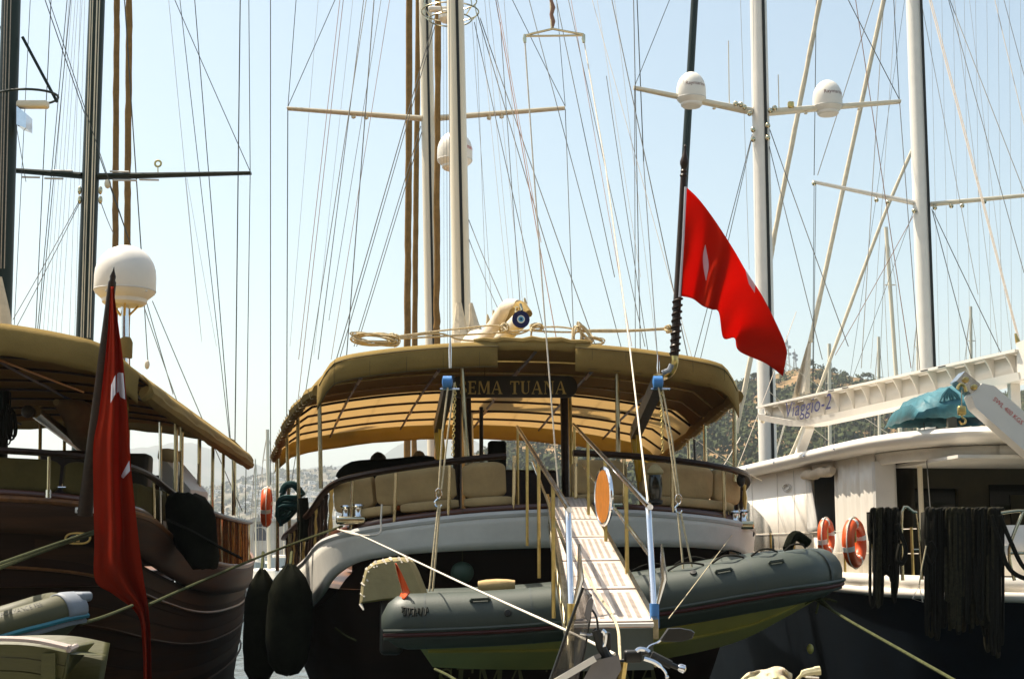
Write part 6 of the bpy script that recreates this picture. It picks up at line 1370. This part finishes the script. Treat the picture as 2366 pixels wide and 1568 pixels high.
W24 = [(1096, 52, 1258, 770, 24.5, 21, 1), (1102, 30, 1330, 790, 24.5, 21, 1.2), (1109, 42, 1380, 810, 24.5, 21, 1.2), (1083, 508, 1165, 705, 24.5, 22, 1), (1083, 552, 1150, 712, 24.5, 22, .9), (1146, 0, 1294, 830, 24.5, 20, 1.1, 'wire_rust'), (1150, 0, 1250, 560, 24.5, 20, .8, 'wire_rust'), (1156, 52, 1202, 705, 24.5, 19, 1), (1286, 0, 1420, 640, 25, 22, 1), (1314, 0, 1490, 800, 25, 20, .9), (1369, 0, 1600, 830, 26, 20, .7, 'wire_pale'), (1320, 0, 1460, 800, 26, 20, .7, 'wire_rust'),
    (1090, 40, 1140, 760, 24.4, 23.5, .5, 'wire_pale'), (1100, 40, 1126, 760, 24.4, 23.5, .5, 'wire_pale'), (1112, 60, 1180, 740, 24.4, 22, .5, 'wire_pale'), (1120, 0, 1190, 740, 24.4, 22, .5, 'wire_pale'), (1130, 0, 1212, 740, 24.4, 22, .5, 'wire_pale'), (1165, 0, 1220, 720, 24.4, 21, .5, 'wire_pale'), (1038, 0, 1040, 850, 24, 15, 1), (1031, 0, 1034, 800, 24, 24, .5), (1025, 60, 1026, 800, 24, 24, .4, 'wire_pale')]
wires(TA, W24, 'stay')
for x, y in ((1140, 728), (1160, 712), (1126, 738), (1212, 700), (1192, 706)):
    M().tube(PP([(x, y-12), (x+2, y), (x-2, y+10)], 22), [.012, .03, .012], 6).obj('sail_slide', 'rope_pale', TA)
for x, y0, y1 in ((1040, 780, 850), (1521, 820, 862)): M().tube(PP([(x, y0), (x, y0+30), (x, y1)], 14.75), [.008, .016, .012], 6).obj('tackle', 'chrome', TA)
W36 = [(1414, 0, 1590, 830, 36, 30, 1.2), (1464, 0, 1480, 830, 36, 30, 1.2), (1472, 0, 1487, 374, 36, 36, 1.3), (1487, 374, 1521, 850, 36, 15, 1.2), (1546, 0, 1466, 200, 36, 36, .9), (1466, 206, 1468, 830, 36, 34, .9), (1401, 176, 1500, 830, 36, 30, .9), (1401, 405, 1456, 820, 36, 30, .7), (1711, 0, 1731, 623, 36, 36, .5, 'wire_pale'), (1738, 311, 1603, 830, 36, 34, 1), (1737, 320, 1618, 830, 36, 34, .9), (1775, 290, 1960, 800, 36, 33, 1.1), (1772, 316, 1900, 830, 36, 33, 1), (1961, 0, 2078, 230, 36, 36, 1.1), (2065, 0, 2078, 232, 36, 36, 1), (2079, 240, 2150, 1180, 36, 17, 1.1), (1380, 0, 1480, 640, 38, 34, .5, 'wire_pale'), (1420, 0, 1520, 830, 38, 34, .5, 'wire_pale')]
wires(TV, W36)
wires(T2, [(1886, 0, 1881, 405, 46, 46, 1), (2018, 0, 1889, 405, 46, 46, 1, 'wire_pale'), (1881, 428, 1877, 960, 46, 45, .8), (1885, 428, 1878, 960, 46, 45, .8), (1977, 0, 2105, 850, 46, 44, 1, 'wire_rust'), (2042, 0, 1990, 850, 46, 44, .9, 'wire_pale'), (2070, 0, 2012, 850, 47, 45, .5, 'wire_pale'), (2090, 0, 1960, 900, 47, 45, .5), (2153, 483, 2245, 830, 46, 44, 1), (2156, 488, 2320, 830, 46, 44, 1), (2116, 488, 1930, 820, 46, 50, .8, 'wire_rust'), (2110, 490, 1960, 900, 46, 50, .6),
    (2148, 0, 2354, 790, 44, 20, 1.5, 'wire_pale'), (2152, 0, 2357, 790, 44, 20, 1.2, 'wire_pale'), (2195, 0, 2400, 530, 46, 40, 1), (2192, 0, 2366, 630, 46, 40, .9), (2128, 0, 2260, 680, 46, 44, .7, 'wire_pale'), (2299, 0, 2400, 430, 46, 40, .9, 'wire_pale'), (2320, 0, 2400, 300, 46, 40, .8), (2205, 0, 2310, 830, 48, 46, .5, 'wire_pale'), (2240, 0, 2340, 830, 48, 46, .4, 'wire_pale')])
for k in range(9):
    wires(T2, [(2150+k*26, 0, 2170+k*24, 850, 60, 60, .35, 'wire_pale')], 'halyard')
M().tube(PP([(2346, 770), (2352, 790), (2356, 812)], 18.5), [.015, .035, .02], 6).obj('block', 'brass', T2)
wires(TV, [(1700, 1090, 1840, 720, 26, 30, .8, 'wire_pale'), (1710, 1010, 1640, 1120, 24, 22, .9, 'rope_white'), (1600, 1010, 1760, 1110, 21, 24, .9, 'rope_white'), (1778, 905, 2030, 1110, 34, 40, .9, 'rope_white'), (1790, 820, 2140, 1060, 38, 40, .8, 'rope_white')], 'line')
# ================================================================ PEOPLE sitting on the aft deck, seen from behind over the rail
def person(label, head_top, hair_tall, seat_z):
    x, y, z = head_top; hz = z-.125; T_ = thing('person', (x, y, seat_z-.45), label, 'person')
    me = bpy.data.meshes.new('body'); bmm = bmesh.new(); lay = bmm.verts.layers.skin.verify()
    J = {}
    def jv(n_, p, r, par=None):
        v_ = bmm.verts.new((p[0]-0, p[1], p[2])); v_[lay].radius = r if hasattr(r, '__len__') else (r, r); J[n_] = v_
        if par: bmm.edges.new((J[par], v_))
    s_ = seat_z+.1-z+.0
    jv('pelvis', (0, 0, seat_z+.1), (.16, .13)); jv('waist', (0, .02, seat_z+.28), (.14, .11), 'pelvis'); jv('chest', (0, .0, hz-.42), (.17, .12), 'waist'); jv('neck0', (0, .0, hz-.22), (.07, .07), 'chest'); jv('neck1', (0, -.01, hz-.1), (.06, .06), 'neck0'); jv('head0', (0, -.02, hz-.02), (.085, .095), 'neck1'); jv('head1', (0, -.01, hz+.06), (.08, .09), 'head0')
    for sd in (-1, 1):
        q = 'L' if sd < 0 else 'R'
        jv('sh'+q, (sd*.19, 0, hz-.28), .06, 'chest'); jv('el'+q, (sd*.25, .08, hz-.55), .045, 'sh'+q); jv('wr'+q, (sd*.18, .3, hz-.6), .032, 'el'+q); jv('ha'+q, (sd*.16, .38, hz-.61), .04, 'wr'+q)
        for f_ in range(4): jv('f%d%s' % (f_, q), (sd*(.12+.025*f_), .46+.01*math.sin(f_*2), hz-.62), .01, 'ha'+q)
        jv('th'+q, (sd*.09, .41, hz-.59), .011, 'ha'+q)
        jv('hip'+q, (sd*.1, .06, seat_z+.07), .095, 'pelvis'); jv('kn'+q, (sd*.12, .48, seat_z+.07), .065, 'hip'+q); jv('an'+q, (sd*.12, .5, seat_z-.35), .042, 'kn'+q); jv('to'+q, (sd*.13, .66, seat_z-.41), .035, 'an'+q)
    J['pelvis'][lay].use_root = True
    bmm.to_mesh(me); bmm.free()
    tmp = bpy.data.objects.new('tmp', me); COL.objects.link(tmp); sk = tmp.modifiers.new('s', 'SKIN'); ss = tmp.modifiers.new('u', 'SUBSURF'); ss.levels = 2; ss.render_levels = 2
    dg = bpy.context.evaluated_depsgraph_get(); m2 = bpy.data.meshes.new_from_object(tmp.evaluated_get(dg)); bpy.data.objects.remove(tmp)
    vs_ = [V((p.co.x+x, p.co.y+y, p.co.z)) for p in m2.vertices]; fs_ = [tuple(f.vertices) for f in m2.polygons]; bpy.data.meshes.remove(m2)
    g = M(); g.v = vs_; g.f = fs_; bo = g.obj('body', 'shirt', T_, smooth=80)
    g = M(); g.ball((x, y-.01, hz+.02), (.095, .105, .12), 18, 12); hd = g.obj('head', 'skin', T_, smooth=80)
    for sd in (-1, 1): M().ball((x+sd*.097, y, hz), (.014, .025, .032), 8, 6).obj('ear', 'skin', hd)
    M().tube([V((x, y+.09, hz+.02)), V((x, y+.125, hz-.03)), V((x, y+.1, hz-.035))], [.01, .017, .012], 6).obj('nose', 'skin', hd)
    g = M(); g.ball((x, y-.02, hz+.03), (.112, .115, .13), 20, 14, .14, x*3); g.ball((x+.02, y-.06, hz+.05+hair_tall), (.07, .07, .06), 12, 8, .2, 3); g.obj('hair', 'hair', T_, smooth=80)
p = P(875, 1049, 20.6); person('dark-haired person sitting on the aft deck sofa with head above the rail', p, .01, p.z-.84)
p = P(968, 1046, 23.5); person('second dark-haired person sitting further in under the canopy', p, 0, p.z-.86)
pad([P(880, 1130, 21), P(940, 1125, 21)], .6, .2, TA, 'deck_bench', 'cushion')
